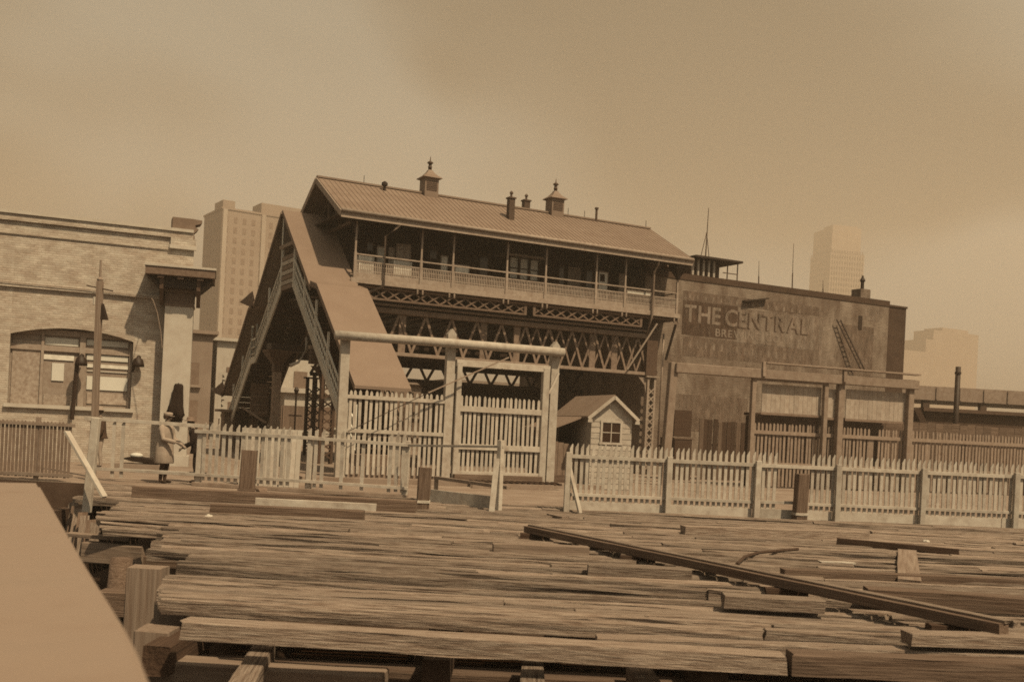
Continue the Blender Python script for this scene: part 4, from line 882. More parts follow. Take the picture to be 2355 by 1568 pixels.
# notice hanging in the dark under the left flight
nb = Fr('notice_board', S.world((XL + .2, 9.6, 0)), 27, 'dim notice board hanging in the dark under the stairway', 'sign', None, 1.0)
a, b = nb.pix(578, 880), nb.pix(616, 958); 
boxo('board', a.x, b.x, 0, .05, b.z, a.z, 'timber', nb.e)
for k in range(3): boxo('bar', a.x + .05, b.x - .05, -.02, -.004, b.z + .1 + k * .38, b.z + .2 + k * .38, 'dull_paint', nb.e)
bm = NB(); tube(bm, [((a.x + b.x) / 2, .03, b.z), ((a.x + b.x) / 2, .03, -1.0)], .04, 6); obj('leg', bm, 'iron_dark', nb.e)
# added dark plate, shaped as a girder, keeping the view behind the truss dark
bm = NB(); bx(bm, .6, 16, 11.6, 11.7, 4.6, 7.0); pg = obj('girder_backdrop', bm, 'iron_dark', E2)
for i in range(12): boxo('stiffener', .7 + i * 1.2, .8 + i * 1.2, 11.5, 11.6, 4.7, 6.9, 'iron_dark', pg)

# ================================================================== painted brick brewery
bo = PY(1690, 1100, 50.0)
B = Fr('brewery_building', (bo.x, bo.y), 27, 'dark brick building with a big faded painted sign beside the station', 'building')
bxL, bxR = B.pix(1535, 900).x - 1.5, B.pix(2040, 800).x; bz = (B.pix(1690, 641).z + B.pix(2030, 694).z) / 2
boxo('wall', bxL, bxR, 0, 12, 0, bz - .28, 'dark_brick', B.e)
boxo('parapet', bxL - .02, bxR + .02, -.04, 12, bz - .28, bz, 'sooty_shaded_brick', B.e)
xs2 = B.pix(2080, 800, .5).x; zs2 = B.pix(2060, 707, .5).z
boxo('side_bay', bxR + .03, xs2, .5, 12, 0, zs2, 'sooty_shaded_brick', B.e)  # shade on the set-back bay put into its darker brick
boxo('side_coping', bxR + .03, xs2 + .05, .45, .6, zs2, zs2 + .1, 'sooty_shaded_brick', B.e)
def band(nm, pa, pb, ya, yb, m, th_=.006, ref=None):
    """painted area on the wall between two columns; ya/yb heights read at column pa"""
    xa, xb_ = B.pix(pa, ya).x, B.pix(pb, ya + (pb - pa) * .14).x
    z1_, z0_ = B.pix(pa, ya).z, B.pix(pa, yb).z
    return boxo(nm, xa, xb_, -th_, -.001, z0_, z1_, m, B.e)
band('painted_band', 1571, 1884, 668, 689, 'old_paint_mid')
band('painted_panel', 1571, 1697, 690, 769, 'old_paint_dark')
band('painted_panel', 1698, 1884, 709, 789, 'old_paint_light')
band('painted_band', 1571, 1872, 773, 818, 'old_paint_mid')
band('painted_band', 1886, 1893, 735, 845, 'old_paint_light', .007)
band('painted_patch', 1935, 2010, 745, 860, 'old_paint_mid', .003); band('painted_patch', 1990, 2030, 705, 735, 'old_paint_light', .004)
band('bare_patch', 1552, 1720, 838, 850, 'old_paint_mid', .004); band('bare_patch', 1560, 1720, 905, 990, 'old_paint_mid', .003)
for k in range(15):     # worn-away lettering above and below, no longer readable
    x = 1585 + k * 18; band('worn_stroke', x, x + 4, 676 + .14 * k * 18, 686 + .14 * k * 18, 'letter_mid' if k % 3 else 'letter_light', .009)
    band('worn_stroke', x, x + 5, 782 + .14 * k * 18, 800 + .12 * k * 18, 'old_paint_light' if k % 2 else 'letter_mid', .009)
def lettering(name, body, xa, xb_, za, zc, m, y, parent, bold=.02, sp=1.05):
    """flat painted letters, each a mesh of its own, fitted between xa..xb_ and za..zc"""
    parts = []; pen = 0.0
    for ch in body:
        if ch == ' ': pen += .35; continue
        cu = bpy.data.curves.new(name, 'FONT'); cu.body = ch; cu.offset = bold; cu.extrude = .002
        o = bpy.data.objects.new(name, cu); C.objects.link(o); dg = bpy.context.evaluated_depsgraph_get()
        me = bpy.data.meshes.new_from_object(o.evaluated_get(dg)); bpy.data.objects.remove(o); bpy.data.curves.remove(cu)
        X_ = [v.co.x for v in me.vertices]; x0, x1 = min(X_), max(X_)
        parts.append((me, pen - x0)); pen += x1 - x0 + .10 * sp
    tot = pen - .10 * sp
    Y_ = [v.co.y for me, _ in parts for v in me.vertices]; y0, y1 = min(Y_), max(Y_)
    for me, dx in parts:
        for v in me.vertices: v.co = ((v.co.x + dx) / tot * (xb_ - xa) + xa, y + v.co.z * .3, (v.co.y - y0) / (y1 - y0) * (zc - za) + za)
        me.materials.clear(); me.materials.append(MATS[m]); link(name, me, parent)
xa, xm1, xm2, xz = B.pix(1573, 735).x, B.pix(1656, 745).x, B.pix(1667, 748).x, B.pix(1860, 775).x
zb0 = B.pix(1573, 739).z; zt0 = B.pix(1573, 699).z
lettering('sign_letter', 'THE', xa, xm1, zb0, zt0, 'letter_light', -.013, B.e)
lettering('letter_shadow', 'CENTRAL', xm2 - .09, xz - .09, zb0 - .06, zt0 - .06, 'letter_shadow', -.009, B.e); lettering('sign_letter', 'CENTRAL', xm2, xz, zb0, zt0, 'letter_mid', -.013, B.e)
xa, xz = B.pix(1645, 765).x, B.pix(1797, 790).x; zb1, zt1 = B.pix(1645, 772).z - .03, B.pix(1645, 755).z
lettering('sign_letter', 'BREWING CO.', xa, xz, zb1, zt1, 'letter_light', -.013, B.e)
# chimney stack, ladder, openings
c = B.pix(1980, 690, .6)
boxo('chimney', c.x - .34, c.x + .34, .3, .95, bz, B.pix(1980, 666, .6).z, 'dark_brick', B.e)
bm = NB(); zc = B.pix(1985, 634, .6).z; lathe(bm, [(.09, bz + .4), (.09, zc - .35), (.15, zc - .25), (.06, zc - .1), (.04, zc)], c.x + .05, .6, 10); obj('chimney_pot', bm, 'iron_dark', B.e)
l0, l1 = B.pix(1930, 735, -.25), B.pix(1982, 850, -.4)
ld = bpy.data.objects.new('fire_ladder', None); C.objects.link(ld); ld.parent = B.e
for dx in (-.13, .13): beamo('stringer', (l0.x + dx, -.2, l0.z), (l1.x + dx, -.45, l1.z), .03, .06, 'iron_dark', ld)
for k in range(12):
    p = Vector((l0.x, -.2, l0.z)).lerp(Vector((l1.x, -.45, l1.z)), (k + .5) / 12); boxo('rung', p.x - .13, p.x + .13, p.y - .015, p.y + .015, p.z - .015, p.z + .015, 'iron_dark', ld)
c = B.pix(1978, 742); boxo('window_slot', c.x - .12, c.x + .12, -.03, -.002, c.z - .35, c.z + .35, 'iron_dark', B.e)
c = B.pix(1735, 690); bm = NB(); prism(bm, [(c.x - .75, c.z - .18), (c.x + .7, c.z + .1), (c.x + .7, c.z + .16), (c.x - .75, c.z - .1)], -.25, 0, 'y'); obj('bracket_arm', bm, 'iron_dark', B.e)
# roof platform with bare posts, and the mast
po = B.world((B.pix(1600, 640, 1.0).x, 1.0, 0)); pz = bz
rp_ = Fr('roof_platform', po, 27, 'small roofed hut with white posts and pipe frame on top of the brewery', 'hut', None, pz)
wv = B.pix(1668, 640, 1.0).x - B.pix(1600, 640, 1.0).x; zt2 = B.pix(1640, 597, 1.0).z - pz
boxo('hut_wall', 0.0, wv, .5, 2.5, 0, zt2 - .05, 'sooty_shaded_brick', rp_.e); boxo('hut_roof', -.1, wv * 1.55, -.1, 2.6, zt2, zt2 + .1, 'iron_dark', rp_.e)
for k in range(5): boxo('hut_post', wv * k / 5.6, wv * k / 5.6 + .1, .3, .4, 0, zt2 - .01, 'white_paint', rp_.e)
boxo('hut_sill', -.05, wv * .8, .28, .42, -.0, .12, 'white_paint', rp_.e)
bm = NB()
for x in (wv * 1.15, wv * 1.5): tube(bm, [(x, .2, 0), (x, .2, zt2)], .03, 6)
tube(bm, [(wv * 1.0, .2, zt2 * .5), (wv * 1.5, .2, zt2 * .5)], .025, 6); obj('pipe_frame', bm, 'iron_grey', rp_.e)
mo = B.world((B.pix(1622, 600, 2.0).x, 2.0, 0))
ms = Fr('roof_mast', mo, 27, 'thin braced mast standing on the brewery hut', 'mast', None, pz); zm = B.pix(1627, 478, 2.0).z - pz
bm = NB(); tube(bm, [(0, 0, zt2 + .1), (.05, 0, zm)], [.035, .015], 6); obj('pole', bm, 'iron_grey', ms.e)
bm = NB()
for s in (-.32, .25): tube(bm, [(s, 0, zt2 + .1), (0, 0, zt2 + (zm - zt2) * .55)], .018, 5)
obj('stay', bm, 'iron_grey', ms.e)
for lab, px, y0, y1 in (('thin bare rod on the brewery parapet near the skyscraper', 1893, 672, 645), ('tall thin flagpole on the brewery parapet', 1822, 660, 560), ('faint thin rod between hut and flagpole', 1745, 650, 600)):
    p = B.pix(px, y0, .3); t = Fr('roof_pole', B.world((p.x, .3, 0)), 27, lab, 'pole', None, bz); bm = NB(); h = B.pix(px, y1, .3).z - bz
    tube(bm, [(0, 0, 0), (-.02, 0, h * .35)], .03, 6); obj('base', bm, 'iron_grey', t.e); bm = NB(); tube(bm, [(-.02, 0, h * .35), (-.05, 0, h)], [.018, .010], 5); obj('shaft', bm, 'iron_grey', t.e)

# gabled platform house beyond the station's open end
ho = PY(1500, 900, 49.0)
hh = Fr('platform_house', (ho.x, ho.y), 27, 'dark gabled platform house seen through the open end of the station', 'house')
zg = hh.pix(1493, 601).z; zw = hh.pix(1455, 650).z; ww = 1.9
bm = NB(); prism(bm, [(-ww * .6, 0), (ww * .6, 0), (ww * .6, zw), (0, zg - .06), (-ww * .6, zw)], 0, 3.5, 'y'); obj('wall', bm, 'station_dark', hh.e)
for s in (-1, 1):
    bm = NB(); prism(bm, [(0, zg), (0, zg + .08), (s * ww * .95, zw - .15), (s * ww * .95, zw - .25)], -.4, 3.9, 'y'); obj('roof', bm, 'tin_roof', hh.e)

# ================================================================== pale brick ferry house at the left
lo = PY(422, 1075, 35.6)
N = Fr('brick_ferry_house', (lo.x, lo.y), 22, 'pale brick ferry house with a wide arched window behind the wooden pole', 'building')
def nx(px, y, ly=0): return N.pix(px, y, ly).x
def nz_(px, y, ly=0): return N.pix(px, y, ly).z
zt = nz_(250, 509); zband = nz_(250, 531)
xw0, xw1 = nx(20, 850), nx(304, 850); xcen = (xw0 + xw1) / 2; hw = (xw1 - xw0) / 2
zcr, zsp, zsill = nz_(165, 756), nz_(302, 786), nz_(300, 940)
LX = -9.5
boxo('wall', LX, xw0, 0, 8, 0, zband, 'pale_brick', N.e); boxo('wall', xw1, 0, 0, 8, 0, zband, 'pale_brick', N.e); boxo('wall', xw0, xw1, 0, .5, 0, zsill, 'pale_brick', N.e)
bm = NB(); K = 18
def arch(t): return zsp + (zcr - zsp) * (1 - t * t)
arc = [(xcen + hw * (2 * k / K - 1), arch(2 * k / K - 1)) for k in range(K + 1)]
for (a, za), (b, zb_) in zip(arc, arc[1:]): prism(bm, [(a, za), (b, zb_), (b, zband), (a, zband)], 0, .5, 'y')
obj('arch_wall', bm, 'pale_brick', N.e)
bm = NB(); prism(bm, [(a, z) for a, z in arc] + [(a, z + .24) for a, z in arc[::-1]], -.012, 0.0 - .001, 'y'); obj('arch_ring', bm, 'pale_brick', N.e)
boxo('back_wall', xw0 - .3, xw1 + .3, .9, 1.0, 0, zband, 'old_wood', N.e)
cop = boxo('coping', LX, -.05, -.10, .6, zband, zt, 'pale_brick', N.e)
boxo('coping_lip', LX, -.05, -.16, -.101, zt - .10, zt + .0, 'stone', cop)
boxo('drip_course', LX, -.7, -.05, -.001, nz_(250, 558) - .04, nz_(250, 558) + .02, 'pale_brick', N.e)
zst = nz_(250, 675); boxo('string_course', LX, 0.0, -.10, -.001, zst - .05, zst + .07, 'pale_brick', N.e)
boxo('corner_pier', nx(391, 580), .04, -.10, -.001, nz_(800, 606), zband, 'pale_brick', N.e)
boxo('pier_ledge', nx(391, 580) - .03, .06, -.14, -.002, nz_(800, 606) - .12, nz_(800, 606), 'stone', N.e)
x0_ = nx(396, 530); bm = NB(); zA, zB2 = nz_(410, 548), nz_(410, 500)
prism(bm, [(x0_, zA), (.0, zA), (.0, zA + .12), (-.05, zA + .2), (.12, zA + .38), (.02, zA + .42), (.0, zA + .5), (.22, zB2 - .12), (.22, zB2 - .02), (-.05, zB2), (x0_, zB2)], .0, .7, 'y'); obj('parapet_block', bm, 'stone_grey', N.e)
# window joinery, set back in the arch
wd = bpy.data.objects.new('arched_window', None); C.objects.link(wd); wd.parent = N.e
yw = .30
def pane(px0, py0, px1, py1, m, nm='pane'):
    a, b = N.pix(px0, py0, yw), N.pix(px1, py1, yw); return boxo(nm, a.x, b.x, yw + .02, yw + .04, b.z, a.z, m, wd)
bm = NB(); prism(bm, [(a, z - .01) for a, z in arc] + [(xw1, zsill), (xw0, zsill)], yw + .06, yw + .1, 'y'); obj('joinery', bm, 'station_trim', wd)
for x_, w_ in ((188, 12), (299, 6), (96, 6)):
    x = N.pix(x_, 850, yw).x; boxo('mullion', x - w_ * .0072, x + w_ * .0072, yw - .05, yw + .058, zsill, arch((x - xcen) / hw) - .05 if abs(x - xcen) < hw else zsp, 'station_trim', wd)
for y_ in (806, 770):
    z = N.pix(240, y_ + 3, yw).z; boxo('transom', xw0, xw1, yw - .03, yw + .057, z - .09, z + .09, 'station_trim', wd)
pane(200, 781, 295, 800, 'blind'); pane(104, 775, 180, 797, 'blind')
pane(200, 815, 294, 833, 'blind'); pane(200, 836, 294, 850, 'paper'); pane(200, 853, 293, 857, 'blind'); pane(200, 864, 292, 900, 'blind'); pane(200, 902, 291, 932, 'paper_dull')
pane(120, 834, 146, 876, 'blind'); pane(100, 905, 170, 945, 'paper_dull'); pane(100, 814, 170, 830, 'paper'); pane(30, 780, 92, 930, 'paper_dull')
boxo('sill', xw0 - .1, xw1 + .1, -.12, .28, zsill - .12, zsill + .001, 'stone', N.e)
# hooded wall lamps
for lab, px, y in (('dark hooded wall lamp right of the arched window', 318, 828), ('dark hooded pipe lamp at the middle of the arched window', 187, 825)):
    p = N.pix(px, y, -.25); t = Fr('wall_lamp', N.world((p.x, 0, 0)), 22, lab, 'lamp', None, p.z)
    bm = NB(); lathe(bm, [(.20, -.22), (.19, -.12), (.15, .02), (.05, .1), (.04, .14)], 0, -.25, 12); obj('hood', bm, 'iron_dark', t.e, True)
    bm = NB(); tube(bm, [(0.05, .02, .05), (.06, -.12, .12), (0, -.25, .14)], .03, 6); obj('arm', bm, 'iron_dark', t.e)
    if px < 200:
        bm = NB(); tube(bm, [(-.12, -.22, -.2), (-.2, -.2, -2.0)], .07, 8); obj('pipe', bm, 'iron_dark', t.e)
    else:
        bm = NB(); tube(bm, [(-.12, -.2, -.12), (-.16, -.15, -.4)], .05, 8); obj('pipe', bm, 'iron_dark', t.e)
# portico pillar with its heavy cornice
ko = PY(361, 1090, 34.7)
K_ = Fr('portico_pillar', (ko.x, ko.y), 16, 'white portico pillar under a broad projecting cornice', 'pillar')
kw = K_.pix(438, 850).x; zc0 = K_.pix(400, 704).z; zc1 = K_.pix(400, 622).z
boxo('shaft', 0, kw, 0, .9, 0, zc0, 'stone', K_.e)
boxo('base', -.08, kw + .08, -.08, .98, 0, .35, 'stone', K_.e)
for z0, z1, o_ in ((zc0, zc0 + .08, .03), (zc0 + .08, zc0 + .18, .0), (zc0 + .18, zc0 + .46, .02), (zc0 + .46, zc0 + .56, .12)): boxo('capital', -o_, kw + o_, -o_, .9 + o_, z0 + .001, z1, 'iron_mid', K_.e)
ov = .60; zt3 = zc1 + .05
bm = NB(); prism(bm, [(-ov * .35, zc0 + .565), (kw + ov * .35, zc0 + .565), (kw + ov, zt3 - .30), (-ov, zt3 - .30)], -.45, 1.3, 'y'); obj('soffit', bm, 'iron_dark', K_.e)  # underside shade put into the soffit's near-black colour
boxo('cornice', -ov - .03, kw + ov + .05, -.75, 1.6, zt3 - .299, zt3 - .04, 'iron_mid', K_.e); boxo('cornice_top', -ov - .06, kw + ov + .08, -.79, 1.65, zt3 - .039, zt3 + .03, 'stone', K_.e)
for x in (-.18, kw + .08):
    bm = NB(); prism(bm, [(-.05, zc0 + .1), (.1, zc0), (.45, zc0 + .05), (.55, zc0 + .55), (-.6, zt3 - .31), (-.55, zc0 + .5)], x, x + .12, 'x'); obj('console', bm, 'iron_grey', K_.e)
for k in range(3): boxo('soffit_block', -.25 + k * .62, -.05 + k * .62, -.7, -.47, zt3 - .40, zt3 - .30, 'iron_grey', K_.e)
# dark coat hung on the pillar
co_ = K_.pix(409, 885, -.03); cs = Fr('hung_coat', K_.world((co_.x, -.03, 0)), 16, 'dark coat hanging on the white portico pillar', 'coat', None, K_.pix(409, 962, -.03).z)
hgt = K_.pix(409, 882, -.03).z - K_.pix(409, 962, -.03).z; bm = NB(); rings = []
for t, w_, dpt, ox in ((1.0, .07, .05, .03), (.985, .12, .08, .03), (.93, .15, .09, .03), (.8, .155, .085, .02), (.6, .16, .09, .02), (.35, .22, .10, -.04), (.15, .25, .10, -.03), (.0, .20, .08, .04)):
    ring = []
    for k in range(20):
        a = 2 * math.pi * k / 20; rr_ = 1 + .2 * math.sin(5 * a + t * 3) * (1.25 - t)
        ring.append(bm.verts.new((ox + w_ * math.cos(a) * rr_, -dpt - .01 + dpt * math.sin(a) * rr_, hgt * t + (0.14 * math.sin(3 * a + 1) if t == 0 else 0))))
    rings.append(ring)
for r0, r1 in zip(rings, rings[1:]):
    for k in range(20): bm.faces.new((r0[k], r0[(k + 1) % 20], r1[(k + 1) % 20], r1[k]))
bm.faces.new(rings[0]); bm.faces.new(rings[-1]); obj('cloth', bm, 'cloth_dark', cs.e, True)
bm = NB(); tube(bm, [(.05, -.08, hgt * .93), (-.12, -.10, hgt * .7), (-.17, -.11, hgt * .3)], [.05, .055, .05], 8); obj('sleeve', bm, 'cloth_dark', cs.e, True)
bm = NB(); tube(bm, [(.02, .03, hgt * .97), (.02, -.09, hgt + .02)], .015, 6); obj('hook', bm, 'iron_dark', cs.e)
# wooden pole
wo = PY(213, 1090, 27.6); wpz = PY(232, 598, 27.6)
W_ = Fr('wooden_pole', (wo.x, wo.y), 0, 'plain wooden lamp pole in front of the brick ferry house', 'pole')
px_, pz_ = wpz.x - wo.x, wpz.z
timber('shaft', (0, 0, 0), (px_ * .9, 0, pz_ * .90), .15, .15, 'pale_timber', W_.e, .004)
bm = NB(); tube(bm, [(px_ * .9, 0, pz_ * .9 - .05), (px_, 0, pz_)], [.035, .03], 8); lathe(bm, [(.07, pz_ * .9), (.09, pz_ * .9 + .06), (.04, pz_ * .9 + .12)], px_ * .92, 0, 8); obj('finial', bm, 'iron_light', W_.e)
bm = NB(); z = pz_ * .80; prism(bm, [(px_ * .8 + .10, z), (px_ * .8 + .24, z - .42), (px_ * .8 + .08, z - .42)], -.08, .08, 'y'); obj('lamp_hood', bm, 'iron_dark', W_.e)
bm = NB(); tube(bm, [(px_ * .8 - .11, -.05, z - .05), (px_ * .8 - .11, -.05, z + .16)], .04, 8); obj('insulator', bm, 'stone', W_.e)
bm = NB(); tube(bm, [(px_ * .85 - .35, 0, pz_ * .88), (px_ * .85 + .35, 0, pz_ * .86)], .02, 6); obj('cross_arm', bm, 'iron_grey', W_.e)
# wire along the wall and down the pillar
bm = NB(); q = [N.pix(x, y, -.14) for x, y in ((-150, 632), (180, 664), (345, 683))]; q += [N.pix(x, y, -1.6) for x, y in ((352, 690), (362, 720), (370, 765), (373, 800))]
tube(bm, q, .013, 5); wv_ = obj('wall_wire', bm, 'grey_paint'); wv_.location = N.o; wv_.rotation_euler = (0, 0, N.t); tag(wv_, 'thin conduit along the brick wall, dropping beside the pillar', 'conduit')

# ================================================================== people
def skin_body(joints, edges, root, mats, pick):
    me = bpy.data.meshes.new('body'); names = list(joints); ix = {n_: i for i, n_ in enumerate(names)}
    me.from_pydata([joints[n_][0] for n_ in names], [(ix[a], ix[b]) for a, b in edges], [])
    o = bpy.data.objects.new('body', me); C.objects.link(o); md = o.modifiers.new('s', 'SKIN'); md.use_smooth_shade = True; md.branch_smoothing = .6
    for i, n_ in enumerate(names):
        r_ = joints[n_][1]; me.skin_vertices[0].data[i].radius = (r_, r_) if not isinstance(r_, tuple) else r_
        me.skin_vertices[0].data[i].use_root = n_ == root
    sb = o.modifiers.new('b', 'SUBSURF'); sb.levels = sb.render_levels = 2
    dg = bpy.context.evaluated_depsgraph_get(); m2 = bpy.data.meshes.new_from_object(o.evaluated_get(dg)); bpy.data.objects.remove(o)
    m2.materials.clear()
    for m in mats: m2.materials.append(MATS[m])
    for p in m2.polygons: p.material_index = pick(p.center); p.use_smooth = True
    return m2
def person(label, loc, rot, arms, hat, coat_m, trouser_m, coat_len, scale=1.0, bend=0.0, hat_m='cloth_light', girth=1.0):
    t = Fr('person', loc, math.degrees(rot), label, 'person', None, loc[2] if len(loc) > 2 else 0.0); t.e.scale = (scale,) * 3
    bx_ = lambda z: bend * max(0, z - .95) ** 1.2
    J = {'pelvis': ((0, 0, .94), (.15, .11)), 'waist': ((bx_(1.1), 0, 1.10), (.135, .105)), 'chest': ((bx_(1.3), 0, 1.30), (.165, .12)), 'nb': ((bx_(1.44), 0, 1.44), (.10, .09)), 'neck': ((bx_(1.5) + .01, 0, 1.50), .058),
         'jaw': ((bx_(1.57) + .03, 0, 1.57), (.066, .075)), 'face': ((bx_(1.64) + .03, 0, 1.635), (.078, .095)), 'crown': ((bx_(1.7) + .015, 0, 1.71), (.062, .075)), 'nose': ((bx_(1.63) + .135, 0, 1.615), .016)}
    E4 = [('pelvis', 'waist'), ('waist', 'chest'), ('chest', 'nb'), ('nb', 'neck'), ('neck', 'jaw'), ('jaw', 'face'), ('face', 'crown'), ('face', 'nose')]
    for s, L_ in ((1, 'l'), (-1, 'r')):
        J['hip' + L_] = ((0, s * .09, .86), .095); J['knee' + L_] = ((.03, s * .10, .49), .065); J['cf' + L_] = ((0, s * .10, .33), .06); J['ank' + L_] = ((-.02, s * .10, .09), .045); J['heel' + L_] = ((-.02, s * .105, .045), .042); J['toe' + L_] = ((.16, s * .12, .035), .036)
        E4 += [('pelvis', 'hip' + L_), ('hip' + L_, 'knee' + L_), ('knee' + L_, 'cf' + L_), ('cf' + L_, 'ank' + L_), ('ank' + L_, 'heel' + L_), ('heel' + L_, 'toe' + L_)]
        el, wr = arms[L_]; sx = bx_(1.42)
        J['sh' + L_] = ((sx, s * .19, 1.41), .07); J['el' + L_] = (el, .048); J['wr' + L_] = (wr, .034)
        d = (Vector(wr) - Vector(el)).normalized(); pm_ = Vector(wr) + d * .07; J['palm' + L_] = (tuple(pm_), (.034, .02))
        E4 += [('chest', 'sh' + L_), ('sh' + L_, 'el' + L_), ('el' + L_, 'wr' + L_), ('wr' + L_, 'palm' + L_)]
        sv = Vector((0, 0, 1)).cross(d).normalized() if abs(d.z) < .9 else Vector((0, 1, 0))
        for k, (of, ln) in enumerate(((-.030, .07), (-.010, .085), (.010, .08), (.029, .06))):
            b1 = pm_ + d * .03 + sv * of; b2 = b1 + d * ln * .5 + Vector((0, 0, -.012)); b3 = b1 + d * ln * .9 + Vector((0, 0, -.035))
            for q, pt in enumerate((b1, b2, b3)): J[f'f{k}{q}{L_}'] = (tuple(pt), .0088)
            E4 += [('palm' + L_, f'f{k}0{L_}'), (f'f{k}0{L_}', f'f{k}1{L_}'), (f'f{k}1{L_}', f'f{k}2{L_}')]
        th_ = Vector(wr) + d * .035 - sv * s * .035; J['t0' + L_] = (tuple(th_), .011); J['t1' + L_] = (tuple(th_ + d * .045 - sv * s * .012), .010); E4 += [('wr' + L_, 't0' + L_), ('t0' + L_, 't1' + L_)]
    wr_l = [Vector(arms[k][1]) for k in 'lr']
    def pick(c):
        if c.z > 1.50 or any((c - w).length < .17 for w in wr_l) and c.z < 1.4: return 0
        return 1 if c.z < .98 and c.z > .07 else (2 if c.z >= .98 else 3)
    body = link('body', skin_body(J, E4, 'pelvis', ['skin', trouser_m, coat_m, 'iron_dark'], pick), t.e)
    for s in (1, -1):
        bm = NB(); bmesh.ops.create_uvsphere(bm, u_segments=8, v_segments=6, radius=.011); e = obj('eye', bm, 'iron_dark', t.e); e.location = (bx_(1.64) + .108, s * .033, 1.645)
        bm = NB(); bmesh.ops.create_uvsphere(bm, u_segments=8, v_segments=6, radius=.03); bmesh.ops.scale(bm, vec=(.6, .35, 1.1), verts=bm.verts); e = obj('ear', bm, 'skin', t.e, True); e.location = (bx_(1.63) + .01, s * .082, 1.625)
    bm = NB(); bx(bm, bx_(1.57) + .095, bx_(1.57) + .104, -.025, .025, 1.572, 1.578); obj('mouth', bm, 'iron_dark', t.e)
    bm = NB(); prof = [(1.47, .07, .08), (1.43, .12, .18), (1.36, .145, .215), (1.2, .145, .205), (1.05, .145, .195), (.92, .165, .215), (.75, .175, .22), (coat_len + .02, .19, .235), (coat_len, .18, .225)]
    prof = [p for p in prof if p[0] >= coat_len or p is prof[-1]]; rings = []
    for z, rx_, ry_ in prof: rx_ *= girth; ry_ *= girth; rings.append([bm.verts.new((bx_(z) + rx_ * math.cos(a) * (1 + .05 * math.sin(6 * a) * (1.4 - z)), ry_ * math.sin(a) * (1 + .05 * math.sin(6 * a + 1) * (1.4 - z)), z)) for a in (2 * math.pi * k / 24 for k in range(24))])
    for r0, r1 in zip(rings, rings[1:]):
        for k in range(24): bm.faces.new((r0[k], r0[(k + 1) % 24], r1[(k + 1) % 24], r1[k]))
    for s, L_ in ((1, 'l'), (-1, 'r')):
        el, wr = Vector(arms[L_][0]), Vector(arms[L_][1]); tube(bm, [(bx_(1.42), s * .16, 1.415), (bx_(1.42), s * .20, 1.38), Vector((bx_(1.4), s * .2, 1.4)).lerp(el, .5), el, el.lerp(wr, .5), wr], [.075, .085, .072, .066, .058, .055], 10)
    obj('coat', bm, coat_m, t.e, True)
    hx = bx_(1.7) + .015
    bm = NB()
    if hat == 'cap': lathe(bm, [(.098, 1.675), (.105, 1.70), (.118, 1.735), (.10, 1.765), (.03, 1.775)], hx, 0, 16); prism(bm, [(hx + .06, -.08), (hx + .15, -.06), (hx + .17, 0), (hx + .15, .06), (hx + .06, .08)], 1.672, 1.684, 'z')
    else: lathe(bm, [(.165, 1.69), (.17, 1.70), (.10, 1.715), (.098, 1.76), (.09, 1.80), (.03, 1.79)], hx, 0, 16)
    obj('hat', bm, hat_m, t.e, True)
    bm = NB(); lathe(bm, [(.083, 1.60), (.10, 1.64), (.101, 1.68), (.09, 1.70)], hx - .02, 0, 14); obj('hair', bm, 'cloth_mid', t.e, True)
    return t
p = PG(384, 1113); person('person in a long light coat and flat cap, hands held forward', (p.x - .22, p.y + .35), math.radians(-12), {'r': ((.10, -.27, 1.10), (.38, -.16, 1.04)), 'l': ((.10, .26, 1.10), (.40, .12, .98))}, 'cap', 'cloth_light', 'cloth_mid', .50, 1.02, .06, girth=1.22)
p = PG(252, 1072); person('person in a dark jacket and light trousers leaning by the wooden pole', (p.x + .05, 32.0), math.radians(200), {'r': ((.08, -.26, 1.12), (.28, -.10, 1.30)), 'l': ((-.02, .28, 1.10), (.10, .26, .88))}, 'hat', 'cloth_mid', 'cloth_light', .86, 1.04, .10)
p = PG(449, 1113); person('stooping person in dark clothes half hidden by the fence post', (p.x - .14, p.y + .5), math.radians(186), {'r': ((.12, -.25, 1.12), (.36, -.12, 1.00)), 'l': ((.10, .26, 1.10), (.34, .14, .96))}, 'hat', 'cloth_dark', 'cloth_dark', .80, .95, .30, 'dull_paint')
# dark tarpaulin with a white bundle on the quay
tp = PG(330, 1078); T_ = Fr('tarpaulin_bundle', (tp.x, tp.y - .2), 4, 'low dark tarpaulin heap with a white bundle behind the lone pickets', 'bundle')
bm = NB(); prism(bm, [(-.55, .32), (-.2, .24), (.55, .16), (.6, .30), (.1, .36), (-.2, .40)], -.3, .3, 'y'); bmesh.ops.bevel(bm, geom=bm.edges[:], offset=.03, segments=2, affect='EDGES'); obj('cloth', bm, 'cloth_dark', T_.e)
bm = NB(); bmesh.ops.create_icosphere(bm, subdivisions=2, radius=.2); bmesh.ops.scale(bm, vec=(1, .8, .45), verts=bm.verts); o = obj('bundle', bm, 'blind', T_.e, True); o.location = (-.15, -.05, .42)
boxo('pallet', -.7, .75, -.4, .4, 0, .17, 'ground', T_.e)

